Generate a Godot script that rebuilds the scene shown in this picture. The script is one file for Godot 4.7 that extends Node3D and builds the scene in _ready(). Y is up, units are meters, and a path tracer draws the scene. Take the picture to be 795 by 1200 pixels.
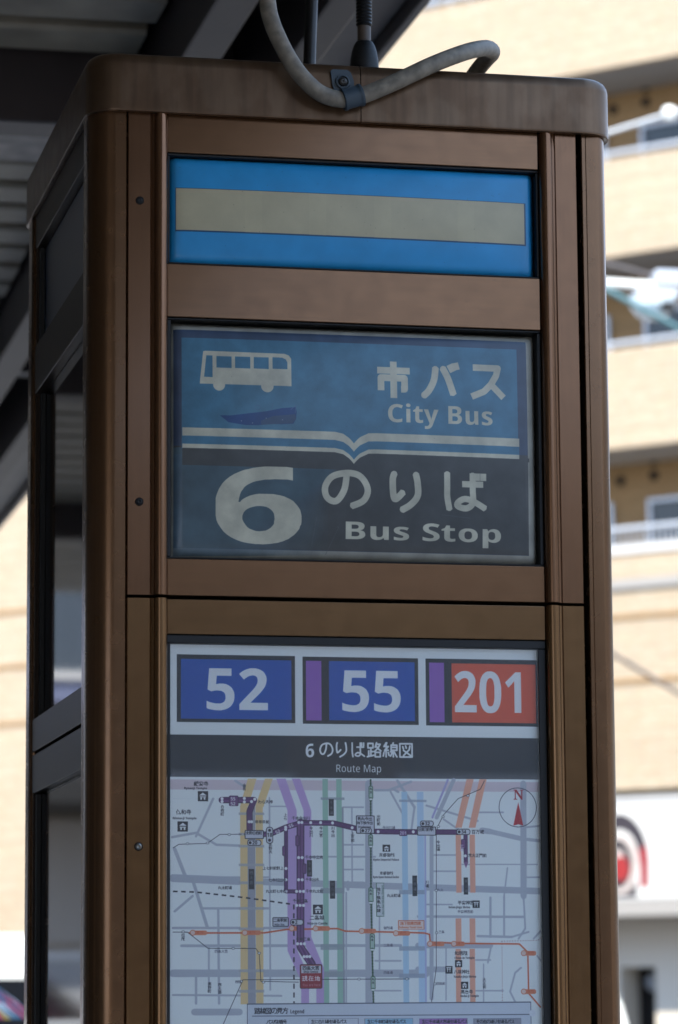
extends Node3D
# A bronze bus stop kiosk under the edge of an arcade canopy; a sunlit tiled apartment block stands across the street.
# x runs along the kiosk's face, y is up, z comes out of its face; the kiosk's foot is at the origin.

var used := {}
var soft := {}                                   # materials by name


# ------------------------------------------------------------------ meshes
class Shape:
	var v := PackedVector3Array()
	var n := PackedVector3Array()
	var t := PackedVector2Array()
	var i := PackedInt32Array()

	func tri(a: Vector3, b: Vector3, c: Vector3, na: Vector3, nb: Vector3, nc: Vector3, ua := Vector2.ZERO, ub := Vector2.ZERO, uc := Vector2.ZERO) -> void:
		var g := (b - a).cross(c - a)
		if g.length_squared() < 1e-18:
			return
		var k := v.size()
		if g.dot(na + nb + nc) > 0.0:
			v.append_array([a, c, b]); n.append_array([na, nc, nb]); t.append_array([ua, uc, ub])
		else:
			v.append_array([a, b, c]); n.append_array([na, nb, nc]); t.append_array([ua, ub, uc])
		i.append_array([k, k + 1, k + 2])

	func quad(a: Vector3, b: Vector3, c: Vector3, d: Vector3, na: Vector3, nb: Vector3, nc: Vector3, nd: Vector3) -> void:
		tri(a, b, c, na, nb, nc)
		tri(a, c, d, na, nc, nd)

	func flat(p: Array, out: Vector3) -> void:
		for k in range(1, p.size() - 1):
			tri(p[0], p[k], p[k + 1], out, out, out)

	# a box with chamfered edges, from corner a to corner b
	func box(a: Vector3, b: Vector3, e := 0.0) -> Shape:
		var lo := Vector3(minf(a.x, b.x), minf(a.y, b.y), minf(a.z, b.z))
		var hi := Vector3(maxf(a.x, b.x), maxf(a.y, b.y), maxf(a.z, b.z))
		var c := (lo + hi) / 2.0
		var h := (hi - lo) / 2.0
		e = minf(e, minf(h.x, minf(h.y, h.z)) * 0.9)
		for ax in 3:
			var p := (ax + 1) % 3
			var q := (ax + 2) % 3
			for s in [-1.0, 1.0]:
				var o := Vector3.ZERO
				o[ax] = s
				var ring := []
				for m in [[-1, -1], [1, -1], [1, 1], [-1, 1]]:
					var w := c
					w[ax] += s * h[ax]
					w[p] += m[0] * (h[p] - e)
					w[q] += m[1] * (h[q] - e)
					ring.append(w)
				flat(ring, o)
				if e <= 0.0:
					continue
				for s2 in [-1.0, 1.0]:                 # the chamfer between face ax and face p
					var o2 := Vector3.ZERO
					o2[p] = s2
					var w := []
					for m in [-1.0, 1.0]:
						var f := c
						f[ax] += s * h[ax]; f[p] += s2 * (h[p] - e); f[q] += m * (h[q] - e)
						var g := c
						g[ax] += s * (h[ax] - e); g[p] += s2 * h[p]; g[q] += m * (h[q] - e)
						w.append([f, g])
					quad(w[0][0], w[1][0], w[1][1], w[0][1], o, o, o2, o2)
		if e > 0.0:
			for sx in [-1.0, 1.0]:
				for sy in [-1.0, 1.0]:
					for sz in [-1.0, 1.0]:
						var s := Vector3(sx, sy, sz)
						tri(c + s * (h - Vector3(0, e, e)), c + s * (h - Vector3(e, 0, e)), c + s * (h - Vector3(e, e, 0)), Vector3(sx, 0, 0), Vector3(0, sy, 0), Vector3(0, 0, sz))
		return self

	# a profile (pairs in the plane across the axis) drawn out along axis 0, 1 or 2; corners blunter than 35 degrees are smoothed
	func prism(poly: PackedVector2Array, axis: int, from: float, to: float, closed := true, capped := true) -> Shape:
		var put := func(p: Vector2, w: float) -> Vector3:
			return [Vector3(w, p.x, p.y), Vector3(p.x, w, p.y), Vector3(p.x, p.y, w)][axis]
		var count := poly.size()
		var area := 0.0
		for k in count:
			area += poly[k].cross(poly[(k + 1) % count])
		var side := 1.0 if area > 0.0 else -1.0
		var en := []
		for k in count:
			var d := (poly[(k + 1) % count] - poly[k]).normalized()
			en.append(Vector2(d.y, -d.x) * side)
		for k in (count if closed else count - 1):
			var a := poly[k]
			var b := poly[(k + 1) % count]
			var me: Vector2 = en[k]
			var before: Vector2 = en[(k + count - 1) % count]
			var after: Vector2 = en[(k + 1) % count]
			var na := (me + before).normalized() if me.dot(before) > 0.8 and (closed or k > 0) else me
			var nb := (me + after).normalized() if me.dot(after) > 0.8 and (closed or k < count - 2) else me
			var na3: Vector3 = put.call(na, 0.0)
			var nb3: Vector3 = put.call(nb, 0.0)
			quad(put.call(a, from), put.call(b, from), put.call(b, to), put.call(a, to), na3, nb3, nb3, na3)
		if capped and closed:
			var ids := Geometry2D.triangulate_polygon(poly)
			var o := Vector3.ZERO
			o[axis] = 1.0 if to > from else -1.0
			for k in range(0, ids.size(), 3):
				tri(put.call(poly[ids[k]], to), put.call(poly[ids[k + 1]], to), put.call(poly[ids[k + 2]], to), o, o, o)
				tri(put.call(poly[ids[k]], from), put.call(poly[ids[k + 1]], from), put.call(poly[ids[k + 2]], from), -o, -o, -o)
		return self

	# a round tube through points; radius may be one number or one per point
	func tube(p: PackedVector3Array, radius: Variant, sides := 12) -> Shape:
		var rings := []
		var outs := []
		var up := Vector3(0.31, 0.2, 0.93)
		for k in p.size():
			var d := (p[mini(k + 1, p.size() - 1)] - p[maxi(k - 1, 0)]).normalized()
			up = (up - d * up.dot(d)).normalized()
			var q := d.cross(up)
			var r: float = radius if radius is float else radius[k]
			var ring := []
			var out := []
			for s in sides:
				var a := TAU * s / sides
				var w := up * cos(a) + q * sin(a)
				ring.append(p[k] + w * r)
				out.append(w)
			rings.append(ring)
			outs.append(out)
		for k in p.size() - 1:
			for s in sides:
				var z := (s + 1) % sides
				quad(rings[k][s], rings[k][z], rings[k + 1][z], rings[k + 1][s], outs[k][s], outs[k][z], outs[k + 1][z], outs[k + 1][s])
		flat(rings[0], (p[0] - p[1]).normalized())
		flat(rings[-1], (p[-1] - p[-2]).normalized())
		return self

	# a profile of (radius, height) turned about the vertical through o, or about another axis
	func lathe(o: Vector3, profile: PackedVector2Array, sides := 20, basis := Basis.IDENTITY) -> Shape:
		if profile[0].y > profile[-1].y:
			profile = profile.duplicate()
			profile.reverse()
		for k in profile.size() - 1:
			var a := profile[k]
			var b := profile[k + 1]
			var d := (b - a).normalized()
			var m := Vector2(d.y, -d.x)
			for s in sides:
				var c0 := Vector3(cos(TAU * s / sides), 0, sin(TAU * s / sides))
				var c1 := Vector3(cos(TAU * (s + 1) / sides), 0, sin(TAU * (s + 1) / sides))
				var n0 := basis * (c0 * m.x + Vector3(0, m.y, 0))
				var n1 := basis * (c1 * m.x + Vector3(0, m.y, 0))
				quad(o + basis * (c0 * a.x + Vector3(0, a.y, 0)), o + basis * (c1 * a.x + Vector3(0, a.y, 0)), o + basis * (c1 * b.x + Vector3(0, b.y, 0)), o + basis * (c0 * b.x + Vector3(0, b.y, 0)), n0, n1, n1, n0)
		return self

	# a smooth sheet: at.call(u, v) for u and v in 0..1
	func sheet(nu: int, nv: int, at: Callable) -> Shape:
		var base := v.size()
		for y in nv + 1:
			for x in nu + 1:
				var u := float(x) / nu
				var w := float(y) / nv
				var du: Vector3 = at.call(minf(u + 0.002, 1.0), w) - at.call(maxf(u - 0.002, 0.0), w)
				var dv: Vector3 = at.call(u, minf(w + 0.002, 1.0)) - at.call(u, maxf(w - 0.002, 0.0))
				v.append(at.call(u, w))
				n.append(dv.cross(du).normalized())
				t.append(Vector2(u, w))
		for y in nv:
			for x in nu:
				var a := base + y * (nu + 1) + x
				var b := a + nu + 1
				var g := (v[a + 1] - v[a]).cross(v[b] - v[a])
				if g.dot(n[a]) > 0.0:
					i.append_array([a, b, a + 1, a + 1, b, b + 1])
				else:
					i.append_array([a, a + 1, b, a + 1, b + 1, b])
		return self

	func mesh() -> ArrayMesh:
		var arrays := []
		arrays.resize(Mesh.ARRAY_MAX)
		arrays[Mesh.ARRAY_VERTEX] = v
		arrays[Mesh.ARRAY_NORMAL] = n
		arrays[Mesh.ARRAY_TEX_UV] = t
		arrays[Mesh.ARRAY_INDEX] = i
		var m := ArrayMesh.new()
		m.add_surface_from_arrays(Mesh.PRIMITIVE_TRIANGLES, arrays)
		return m


# ------------------------------------------------------------------ objects
func numbered(called: String, parent: Node) -> String:
	var key := str(parent.get_instance_id()) + called
	var k: int = used.get(key, 0)
	used[key] = k + 1
	return called if k == 0 else "%s_%03d" % [called, k]


func put(called: String, mesh: Mesh, material: Material, parent: Node = self, at := Vector3.ZERO) -> MeshInstance3D:
	var o := MeshInstance3D.new()
	o.name = numbered(called, parent)
	o.mesh = mesh
	o.material_override = material
	o.position = at
	parent.add_child(o, true)
	return o


func obj(called: String, s: Shape, material: Material, parent: Node = self) -> MeshInstance3D:
	return put(called, s.mesh(), material, parent)


func tag(o: Node, label: String, category: String, group := "") -> void:
	o.set_meta("label", label)
	o.set_meta("category", category)
	if group:
		o.set_meta("group", group)


func thing(called: String, label: String, category: String, at := Vector3.ZERO, turn := 0.0, group := "") -> Node3D:
	var o := Node3D.new()
	o.name = numbered(called, self)
	o.position = at
	o.rotation.y = turn
	add_child(o, true)
	tag(o, label, category, group)
	return o


func ground(called: String, s: Shape, material: Material) -> MeshInstance3D:
	var o := obj(called, s, material)
	o.set_meta("kind", "structure")
	return o


func bar(a: Vector3, b: Vector3, e := 0.0) -> Shape:
	return Shape.new().box(a, b, e)


func flatv(list: Array) -> PackedVector2Array:
	var p := PackedVector2Array()
	for k in range(0, list.size(), 2):
		p.append(Vector2(list[k], list[k + 1]))
	return p


# ------------------------------------------------------------------ materials
func mat(called: String, c: Color, rough := 0.6, metal := 0.0) -> StandardMaterial3D:
	var m := StandardMaterial3D.new()
	m.resource_name = called
	m.albedo_color = c
	m.roughness = rough
	m.metallic = metal
	soft[called] = m
	return m


func noise_image(w: int, h: int, fx: float, fy: float, seed_: int, lo: float, hi: float, octaves := 3, tint := Color.WHITE, seam := 0.12) -> Image:
	var f := FastNoiseLite.new()
	f.seed = seed_
	f.frequency = 1.0
	f.fractal_octaves = octaves
	var im := Image.create(w, h, false, Image.FORMAT_RGB8)
	for y in h:
		for x in w:
			var a := f.get_noise_2d(x * fx, y * fy)
			var bx := smoothstep(1.0 - seam, 1.0, float(x) / w)      # blended so that the sheet repeats without a seam
			var by := smoothstep(1.0 - seam, 1.0, float(y) / h)
			if bx > 0.0:
				a = lerpf(a, f.get_noise_2d((x - w) * fx, y * fy), bx)
			if by > 0.0:
				var b := f.get_noise_2d(x * fx, (y - h) * fy)
				if bx > 0.0:
					b = lerpf(b, f.get_noise_2d((x - w) * fx, (y - h) * fy), bx)
				a = lerpf(a, b, by)
			var k := lerpf(lo, hi, clampf(a * 0.9 + 0.5, 0.0, 1.0))
			im.set_pixel(x, y, Color(minf(k * tint.r, 1.0), minf(k * tint.g, 1.0), minf(k * tint.b, 1.0)))
	return im


func dress(m: StandardMaterial3D, albedo: Image, rough: Image, scale: Vector3, world := false) -> StandardMaterial3D:
	if albedo:
		m.albedo_texture = ImageTexture.create_from_image(albedo)
	if rough:
		m.roughness_texture = ImageTexture.create_from_image(rough)
		m.roughness_texture_channel = BaseMaterial3D.TEXTURE_CHANNEL_RED
	m.uv1_triplanar = true
	m.uv1_world_triplanar = world
	m.uv1_scale = scale
	return m


func print_on(m: StandardMaterial3D, im: Image) -> StandardMaterial3D:
	m.albedo_texture = ImageTexture.create_from_image(im)
	m.texture_repeat = false
	return m


func _ready() -> void:
	# camera
	var cam := Camera3D.new()
	cam.name = "camera"
	cam.position = Vector3(-0.8914, 1.6, 3.953)
	cam.basis = Basis.from_euler(Vector3(0.1473, -0.2159, -0.007), EULER_ORDER_YXZ)
	cam.keep_aspect = Camera3D.KEEP_HEIGHT
	cam.fov = 17.64
	cam.near = 0.1
	cam.far = 900.0
	var lens := CameraAttributesPhysical.new()
	lens.frustum_focal_length = 77.34
	lens.frustum_focus_distance = 4.06
	lens.frustum_near = 0.1
	lens.frustum_far = 900.0
	lens.exposure_aperture = 5.2
	cam.attributes = lens
	add_child(cam)
	cam.make_current()
	# sky and exposure
	var sky := ProceduralSkyMaterial.new()
	sky.sky_top_color = Color(0.56, 0.69, 0.86)
	sky.sky_horizon_color = Color(0.88, 0.90, 0.92)
	sky.sky_curve = 0.14
	sky.sky_energy_multiplier = 1.0
	sky.ground_bottom_color = Color(0.42, 0.41, 0.40)
	sky.ground_horizon_color = Color(0.72, 0.74, 0.76)
	var env := Environment.new()
	env.background_mode = Environment.BG_SKY
	env.sky = Sky.new()
	env.sky.sky_material = sky
	env.tonemap_mode = Environment.TONE_MAPPER_LINEAR
	env.tonemap_exposure = 3.2
	env.sdfgi_enabled = true
	env.ssao_enabled = true
	env.ssil_enabled = true
	var around := WorldEnvironment.new()
	around.name = "environment"
	around.environment = env
	add_child(around)
	# sun: high, behind the camera and to its left
	var sun := DirectionalLight3D.new()
	sun.name = "sun"
	sun.light_energy = 1.08
	sun.light_color = Color(1.0, 0.965, 0.90)
	sun.light_angular_distance = 0.5
	sun.shadow_enabled = true
	sun.look_at_from_position(Vector3(-2.2, 9.0, 6.8), Vector3.ZERO)
	add_child(sun)

	make_materials()
	make_ground()
	make_apartments()
	make_arcade()
	make_canopy()
	make_street_things()
	make_kiosk()
	make_cables()


func make_materials() -> void:
	var across := noise_image(256, 512, 0.012, 0.35, 3, 0.93, 1.0)
	var pits := RandomNumberGenerator.new()
	pits.seed = 91
	for q in 170:                                    # pits and small chips
		var x := pits.randi_range(0, 255)
		var y := pits.randi_range(0, 511)
		across.set_pixel(x, y, across.get_pixel(x, y) * pits.randf_range(0.45, 0.85))
	var down := noise_image(512, 256, 0.30, 0.010, 4, 0.94, 1.0)
	var rough := noise_image(256, 256, 0.05, 0.05, 8, 0.82, 1.0)
	dress(mat("bronze rail", Color(0.49, 0.35, 0.237), 0.26, 0.75), across, rough, Vector3(2.2, 2.2, 2.2))
	dress(mat("bronze stile", Color(0.475, 0.335, 0.23), 0.26, 0.75), down, rough, Vector3(2.2, 2.2, 2.2))
	dress(mat("bronze lower", Color(0.485, 0.352, 0.218), 0.26, 0.75), down, rough, Vector3(2.2, 2.2, 2.2))
	dress(mat("bronze lower rail", Color(0.475, 0.347, 0.218), 0.26, 0.75), across, rough, Vector3(2.2, 2.2, 2.2))
	dress(mat("bronze post", Color(0.44, 0.315, 0.21), 0.28, 0.75), null, rough, Vector3(2.2, 2.2, 2.2))
	# the cap is dusty and water streaked
	var cap := noise_image(512, 512, 0.020, 0.012, 21, 0.55, 1.05, 5)
	var streak := noise_image(512, 512, 0.075, 0.006, 22, 0.90, 1.05, 3)
	for y in 512:
		for x in 512:
			var c := cap.get_pixel(x, y)
			var s := streak.get_pixel(x, y).r
			var k := smoothstep(0.66, 0.95, c.r)
			cap.set_pixel(x, y, Color(0.90, 0.87, 0.84).lerp(Color(1.0, 1.0, 1.0), k) * s)
	dress(mat("bronze cap", Color(0.455, 0.362, 0.28), 0.36, 0.6), cap, rough, Vector3(1.6, 1.6, 1.6))
	for n in ["bronze rail", "bronze stile", "bronze lower", "bronze lower rail", "bronze post"]:
		soft[n].clearcoat_enabled = true
		soft[n].clearcoat = 0.3
		soft[n].clearcoat_roughness = 0.12
	mat("shaded side bronze", Color(0.22, 0.18, 0.15), 0.36)  # same bronze, darkened for the shade and dark reflections of the left face
	soft["shaded side bronze"].metallic_specular = 0.2
	mat("dark seam", Color(0.035, 0.03, 0.03), 0.8)
	mat("rubber", Color(0.06, 0.06, 0.065), 0.55)
	mat("core", Color(0.05, 0.05, 0.05), 0.9)
	mat("screw steel", Color(0.55, 0.53, 0.50), 0.35, 0.9)
	mat("dull screw", Color(0.30, 0.29, 0.28), 0.45, 0.7)
	mat("dark glass", Color(0.035, 0.045, 0.075), 0.06)
	mat("blue dusty acrylic", Color(0.06, 0.15, 0.26), 0.30)
	var pane := mat("clear pane", Color(1, 1, 1, 0.05), 0.0)
	pane.transparency = BaseMaterial3D.TRANSPARENCY_ALPHA
	# canopy
	dress(mat("soffit sheet", Color(0.66, 0.625, 0.555), 0.55), noise_image(256, 256, 0.02, 0.02, 31, 0.78, 1.0, 4), null, Vector3(0.8, 0.8, 0.8))
	dress(mat("flaking sheet", Color(0.80, 0.77, 0.74), 0.7), noise_image(256, 256, 0.03, 0.03, 32, 0.70, 1.0, 5), null, Vector3(1.2, 1.2, 1.2))
	mat("soffit gap", Color(0.10, 0.10, 0.10), 0.8)
	dress(mat("beam paint", Color(0.21, 0.175, 0.18), 0.5), noise_image(256, 256, 0.02, 0.02, 33, 0.85, 1.0, 4), null, Vector3(0.9, 0.9, 0.9))
	dress(mat("fascia paint", Color(0.34, 0.32, 0.32), 0.5), noise_image(256, 256, 0.02, 0.02, 34, 0.85, 1.0, 4), null, Vector3(0.9, 0.9, 0.9))
	# cables
	dress(mat("grey conduit", Color(0.60, 0.56, 0.50), 0.6), noise_image(256, 256, 0.04, 0.04, 41, 0.70, 1.0, 5), null, Vector3(5, 5, 5))
	mat("black conduit", Color(0.055, 0.055, 0.06), 0.42)
	mat("brown collar", Color(0.34, 0.29, 0.25), 0.5)
	mat("blue grey plastic", Color(0.25, 0.30, 0.34), 0.5)
	# the apartment block: small face bricks, 24 to a metre in height
	var r := RandomNumberGenerator.new()
	r.seed = 77
	var tile := Image.create(800, 800, false, Image.FORMAT_RGB8)
	tile.fill(Color(0.55, 0.48, 0.39))
	var f := FastNoiseLite.new()
	f.seed = 78
	f.frequency = 0.004
	for y in 48:
		for x in 20:
			var k := r.randf_range(0.93, 1.0) + f.get_noise_1d(y * 60) * 0.09 + f.get_noise_2d(x * 25, y * 90) * 0.05
			var h := r.randf_range(-0.02, 0.02)
			var c := Color(minf(0.70 * k, 1), minf((0.64 + h * 0.5) * k, 1), minf((0.555 + h) * k, 1))
			var xx := x * 40 + (20 if y % 2 else 0)
			tile.fill_rect(Rect2i(xx % 800, int(y * 16.667), 38, 15), c)
			if xx + 38 > 800:
				tile.fill_rect(Rect2i(0, int(y * 16.667), xx + 38 - 800, 15), c)
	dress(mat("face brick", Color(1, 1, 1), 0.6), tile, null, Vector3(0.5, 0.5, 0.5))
	dress(mat("tan brick", Color(0.86, 0.76, 0.60), 0.7), tile, null, Vector3(0.5, 0.5, 0.5))  # a darker tan brick of its own colour
	mat("grey render", Color(0.58, 0.57, 0.56), 0.8)
	dress(mat("pale plaster", Color(0.80, 0.79, 0.76), 0.75), noise_image(256, 256, 0.02, 0.02, 51, 0.86, 1.0, 4), null, Vector3(0.4, 0.4, 0.4))
	mat("white coping", Color(0.74, 0.74, 0.74), 0.6)
	mat("aluminium", Color(0.74, 0.76, 0.79), 0.35, 0.4)
	mat("window glass", Color(0.20, 0.24, 0.27), 0.08)
	mat("curtain", Color(0.55, 0.57, 0.60), 0.9)
	mat("blue cladding", Color(0.40, 0.43, 0.55), 0.6)  # blue grey of a wall in shade; also used on shop windows
	mat("brown render", Color(0.36, 0.30, 0.26), 0.8)
	mat("shop grey", Color(0.80, 0.775, 0.73), 0.75)
	mat("dark car glass", Color(0.08, 0.09, 0.11), 0.08)
	mat("black hole", Color(0.06, 0.05, 0.05), 0.9)
	mat("asphalt", Color(0.27, 0.27, 0.28), 0.9)
	mat("kerb stone", Color(0.62, 0.61, 0.59), 0.8)
	mat("paving", Color(0.60, 0.58, 0.56), 0.8)
	mat("white paint", Color(0.88, 0.89, 0.88), 0.35)
	mat("tyre", Color(0.04, 0.04, 0.045), 0.8)
	mat("lamp glass", Color(0.78, 0.84, 0.88), 0.12)
	mat("pole steel", Color(0.70, 0.72, 0.74), 0.4, 0.5)
	mat("red plastic", Color(0.6, 0.05, 0.04), 0.3)


# ------------------------------------------------------------------ ground and far things
func make_ground() -> void:
	ground("ground", bar(Vector3(-300, -0.6, -300), Vector3(300, -0.154, 300)), soft["asphalt"])
	ground("road", bar(Vector3(0.95, -0.153, -120), Vector3(9.4, -0.13, 120)), soft["asphalt"])
	for k in 22:
		var o := ground("lane_marking", bar(Vector3(5.1, -0.13, -60 + k * 5.5), Vector3(5.25, -0.126, -57 + k * 5.5)), soft["white paint"])
		o.set_meta("kind", "structure")
	ground("pavement", bar(Vector3(-7.6, -0.15, -120), Vector3(0.78, 0.0, 120)), soft["paving"])
	ground("kerb", bar(Vector3(0.782, -0.15, -120), Vector3(0.948, 0.0, 120), 0.02), soft["kerb stone"])


func make_apartments() -> void:
	# across the street and turned: its face runs along +x of its own, its front looks along +z
	var b := thing("apartment_building", "tall cream brick apartment block with balconies beyond the kiosk", "building", Vector3(14.481, 0, -44.675), -0.8168)
	var T := Vector3.RIGHT
	var front := Shape.new()
	# body behind the balconies, and the flush part on the left
	obj("wall", bar(Vector3(-26, -0.16, -13), Vector3(-8.0, 23, 0)), soft["face brick"], b)
	obj("balcony_wall", bar(Vector3(-7.998, 8.0, -13), Vector3(9.5, 23, -1.3)), soft["tan brick"], b)
	obj("lower_wall", bar(Vector3(-7.998, 4.8, -13), Vector3(9.5, 7.9, 0)), soft["face brick"], b)
	for q in [[-7.998, -0.16, -0.93], [-0.30, -0.16, 9.5], [-0.929, 2.10, -0.301]]:
		obj("base_wall", bar(Vector3(q[0], q[1], -13), Vector3(q[2], 4.798, -0.9)), soft["shop grey"], b)
	obj("ledge", bar(Vector3(-7.99, 2.86, -0.898), Vector3(9.5, 3.09, 0.12), 0.01), soft["grey render"], b)
	obj("ledge", bar(Vector3(-7.99, 7.902, -0.6), Vector3(9.5, 8.06, 0.05), 0.01), soft["grey render"], b)
	for y in [7.44, 6.44, 8.42]:
		obj("band", bar(Vector3(-25.9, y, 0.002), Vector3(9.4, y + 0.07, 0.02)), soft["tan brick"], b)
	var door := obj("door", bar(Vector3(-0.93, -0.1, -1.6), Vector3(-0.30, 2.1, -1.55)), soft["dark car glass"], b)
	for q in [[-0.93, -0.1, -0.88, 2.1], [-0.35, -0.1, -0.30, 2.1], [-0.878, 2.04, -0.352, 2.1], [-0.878, 0.95, -0.352, 1.02]]:
		obj("frame", bar(Vector3(q[0], q[1], -1.548), Vector3(q[2], q[3], -1.50)), soft["rubber"], door)
	obj("globe_lamp", Shape.new().lathe(Vector3(-0.60, 1.87, -1.38), flatv([0.001, -0.15, 0.07, -0.13, 0.12, -0.07, 0.14, 0.0, 0.12, 0.07, 0.07, 0.13, 0.001, 0.15]), 16), soft["curtain"], b)
	# balconies: floors 3.05 m apart
	for k in 4:
		var y := 10.1 + 3.07 * k
		var slab := obj("balcony_slab", bar(Vector3(-7.99, y, -1.298), Vector3(9.5, y + 0.16, -0.002)), soft["grey render"], b)
		obj("parapet", bar(Vector3(-7.99, y + 0.002, -0.0), Vector3(9.5, y + 1.57, 0.14), 0.008), soft["face brick"], b)
		var rail := obj("handrail", Shape.new().tube(PackedVector3Array([Vector3(-7.9, y + 1.68, 0.07), Vector3(9.4, y + 1.68, 0.07)]), 0.045, 8), soft["aluminium"], b)
		for s in 12:
			obj("bracket", bar(Vector3(-7.6 + s * 1.45, y + 1.57, 0.05), Vector3(-7.56 + s * 1.45, y + 1.65, 0.09)), soft["aluminium"], rail)
	for k in 5:                                     # windows at the back of each balcony
		var y := 7.42 + 3.07 * k
		for s in 5:
			var x := -6.9 + s * 3.25
			var w := obj("window", bar(Vector3(x, y, -1.296), Vector3(x + 2.5, y + 2.02, -1.27)), soft["window glass"], b)
			obj("frame", bar(Vector3(x - 0.05, y + 2.022, -1.298), Vector3(x + 2.55, y + 2.08, -1.22)), soft["aluminium"], w)
			for m in [x - 0.05, x + 1.22, x + 2.5]:
				obj("mullion", bar(Vector3(m, y, -1.268), Vector3(m + 0.06, y + 2.018, -1.225)), soft["aluminium"], w)
			obj("curtain", bar(Vector3(x + 1.32, y + 0.05, -1.268), Vector3(x + 2.44, y + 1.98, -1.262)), soft["curtain"], w)
		for q in [[-0.36, 0.66], [-0.36, 0.41], [-0.97, 0.38], [-0.32 - 3.25, 0.55], [3.0, 0.55]]:
			obj("vent", Shape.new().lathe(Vector3(q[0], y + 2.05 + q[1], -1.3), flatv([0.001, 0.05, 0.05, 0.05, 0.075, 0.03, 0.085, 0.0]), 14, Basis(Vector3.RIGHT, PI / 2)), soft["black hole"], b)
	# the lowest balcony has a white coping and a barred railing
	obj("parapet", bar(Vector3(-7.99, 8.062, -0.12), Vector3(9.5, 8.45, 0.02), 0.008), soft["face brick"], b)
	obj("coping", bar(Vector3(-7.99, 8.452, -0.15), Vector3(9.5, 8.60, 0.04), 0.01), soft["white coping"], b)
	obj("handrail", Shape.new().tube(PackedVector3Array([Vector3(-7.9, 8.86, -0.05), Vector3(9.4, 8.86, -0.05)]), 0.045, 8), soft["aluminium"], b)
	for s in 173:
		obj("baluster", bar(Vector3(-7.85 + s * 0.1, 8.60, -0.058), Vector3(-7.835 + s * 0.1, 8.83, -0.042)), soft["aluminium"], b)
	for q in [[-7.99, -7.84], [9.35, 9.5]]:
		obj("side_wall", bar(Vector3(q[0], 8.062, -1.29), Vector3(q[1], 22.6, -0.16)), soft["face brick"], b)
	obj("roof_edge", bar(Vector3(-26.2, 23.002, -13.2), Vector3(9.7, 23.4, 0.3), 0.02), soft["grey render"], b)
	for k in 5:
		for s in 2:
			var x := -24.0 + s * 5.2
			var y := 6.9 + 3.07 * k
			if y < 8.0 and s > 1:
				continue
			var w := obj("window", bar(Vector3(x, y, 0.002), Vector3(x + 1.6, y + 1.3, 0.03)), soft["window glass"], b)
			obj("frame", bar(Vector3(x - 0.06, y - 0.08, 0.002), Vector3(x + 1.66, y - 0.002, 0.1)), soft["aluminium"], w)
			obj("mullion", bar(Vector3(x + 0.77, y, 0.032), Vector3(x + 0.83, y + 1.3, 0.05)), soft["aluminium"], w)
	# the sign above the shop on the ground floor
	var s := thing("shop_sign", "white fascia sign with red and black ring emblem over the grey shop front", "sign", b.transform * Vector3(0, 3.1, 0), -0.8168)
	obj("board", bar(Vector3(-6.0, 0.002, -0.33), Vector3(7.0, 1.50, 0.10), 0.01), soft["white coping"], s)
	obj("trim", bar(Vector3(-6.0, 1.502, -0.33), Vector3(7.0, 1.58, 0.13), 0.01), soft["white coping"], s)
	var a := Press.new(3.2, 1.40, 190.0, Color(0.80, 0.80, 0.79))
	var logo := Vector2(1.27, 0.84)
	a.ring(logo.x, logo.y, 0.42, 0.17, Color(0.20, 0.18, 0.20), 1.42)
	a.poly([logo.x + 0.28, logo.y - 0.10, logo.x + 0.62, logo.y - 0.10, logo.x + 0.60, logo.y + 0.55, logo.x + 0.30, logo.y + 0.55], Color(0.80, 0.80, 0.79))
	a.poly([logo.x + 0.325, logo.y - 0.16, logo.x + 0.49, logo.y - 0.22, logo.x + 0.515, logo.y, logo.x + 0.50, logo.y + 0.42, logo.x + 0.36, logo.y + 0.42, logo.x + 0.36, logo.y + 0.1], Color(0.52, 0.12, 0.15))
	a.disc(logo.x, logo.y + 0.05, 0.335, Color(0.72, 0.68, 0.66), 1.38)
	a.ring(logo.x - 0.03, logo.y + 0.05, 0.20, 0.10, Color(0.15, 0.13, 0.15), 1.5)
	a.disc(logo.x + 0.02, logo.y + 0.12, 0.15, Color(0.57, 0.15, 0.15), 1.3)
	a.disc(logo.x - 0.16, logo.y - 0.02, 0.08, Color(0.53, 0.16, 0.18), 1.9)
	for q in [[1.95, 0.15, 2.5, 0.55], [2.1, 0.2, 2.75, 0.42], [2.3, 0.95, 2.9, 0.9], [2.45, 0.5, 2.5, 1.2]]:
		a.line([q[0], q[1], q[2], q[3]], 0.035, Color(0.80, 0.72, 0.70))
	var print_m := print_on(mat("sign print", Color(1, 1, 1), 0.5), a.im)
	obj("print", Shape.new().sheet(1, 1, func(u, v): return Vector3(-1.6 + u * 3.2, 1.45 - v * 1.40, 0.104)), print_m, s)


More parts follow.
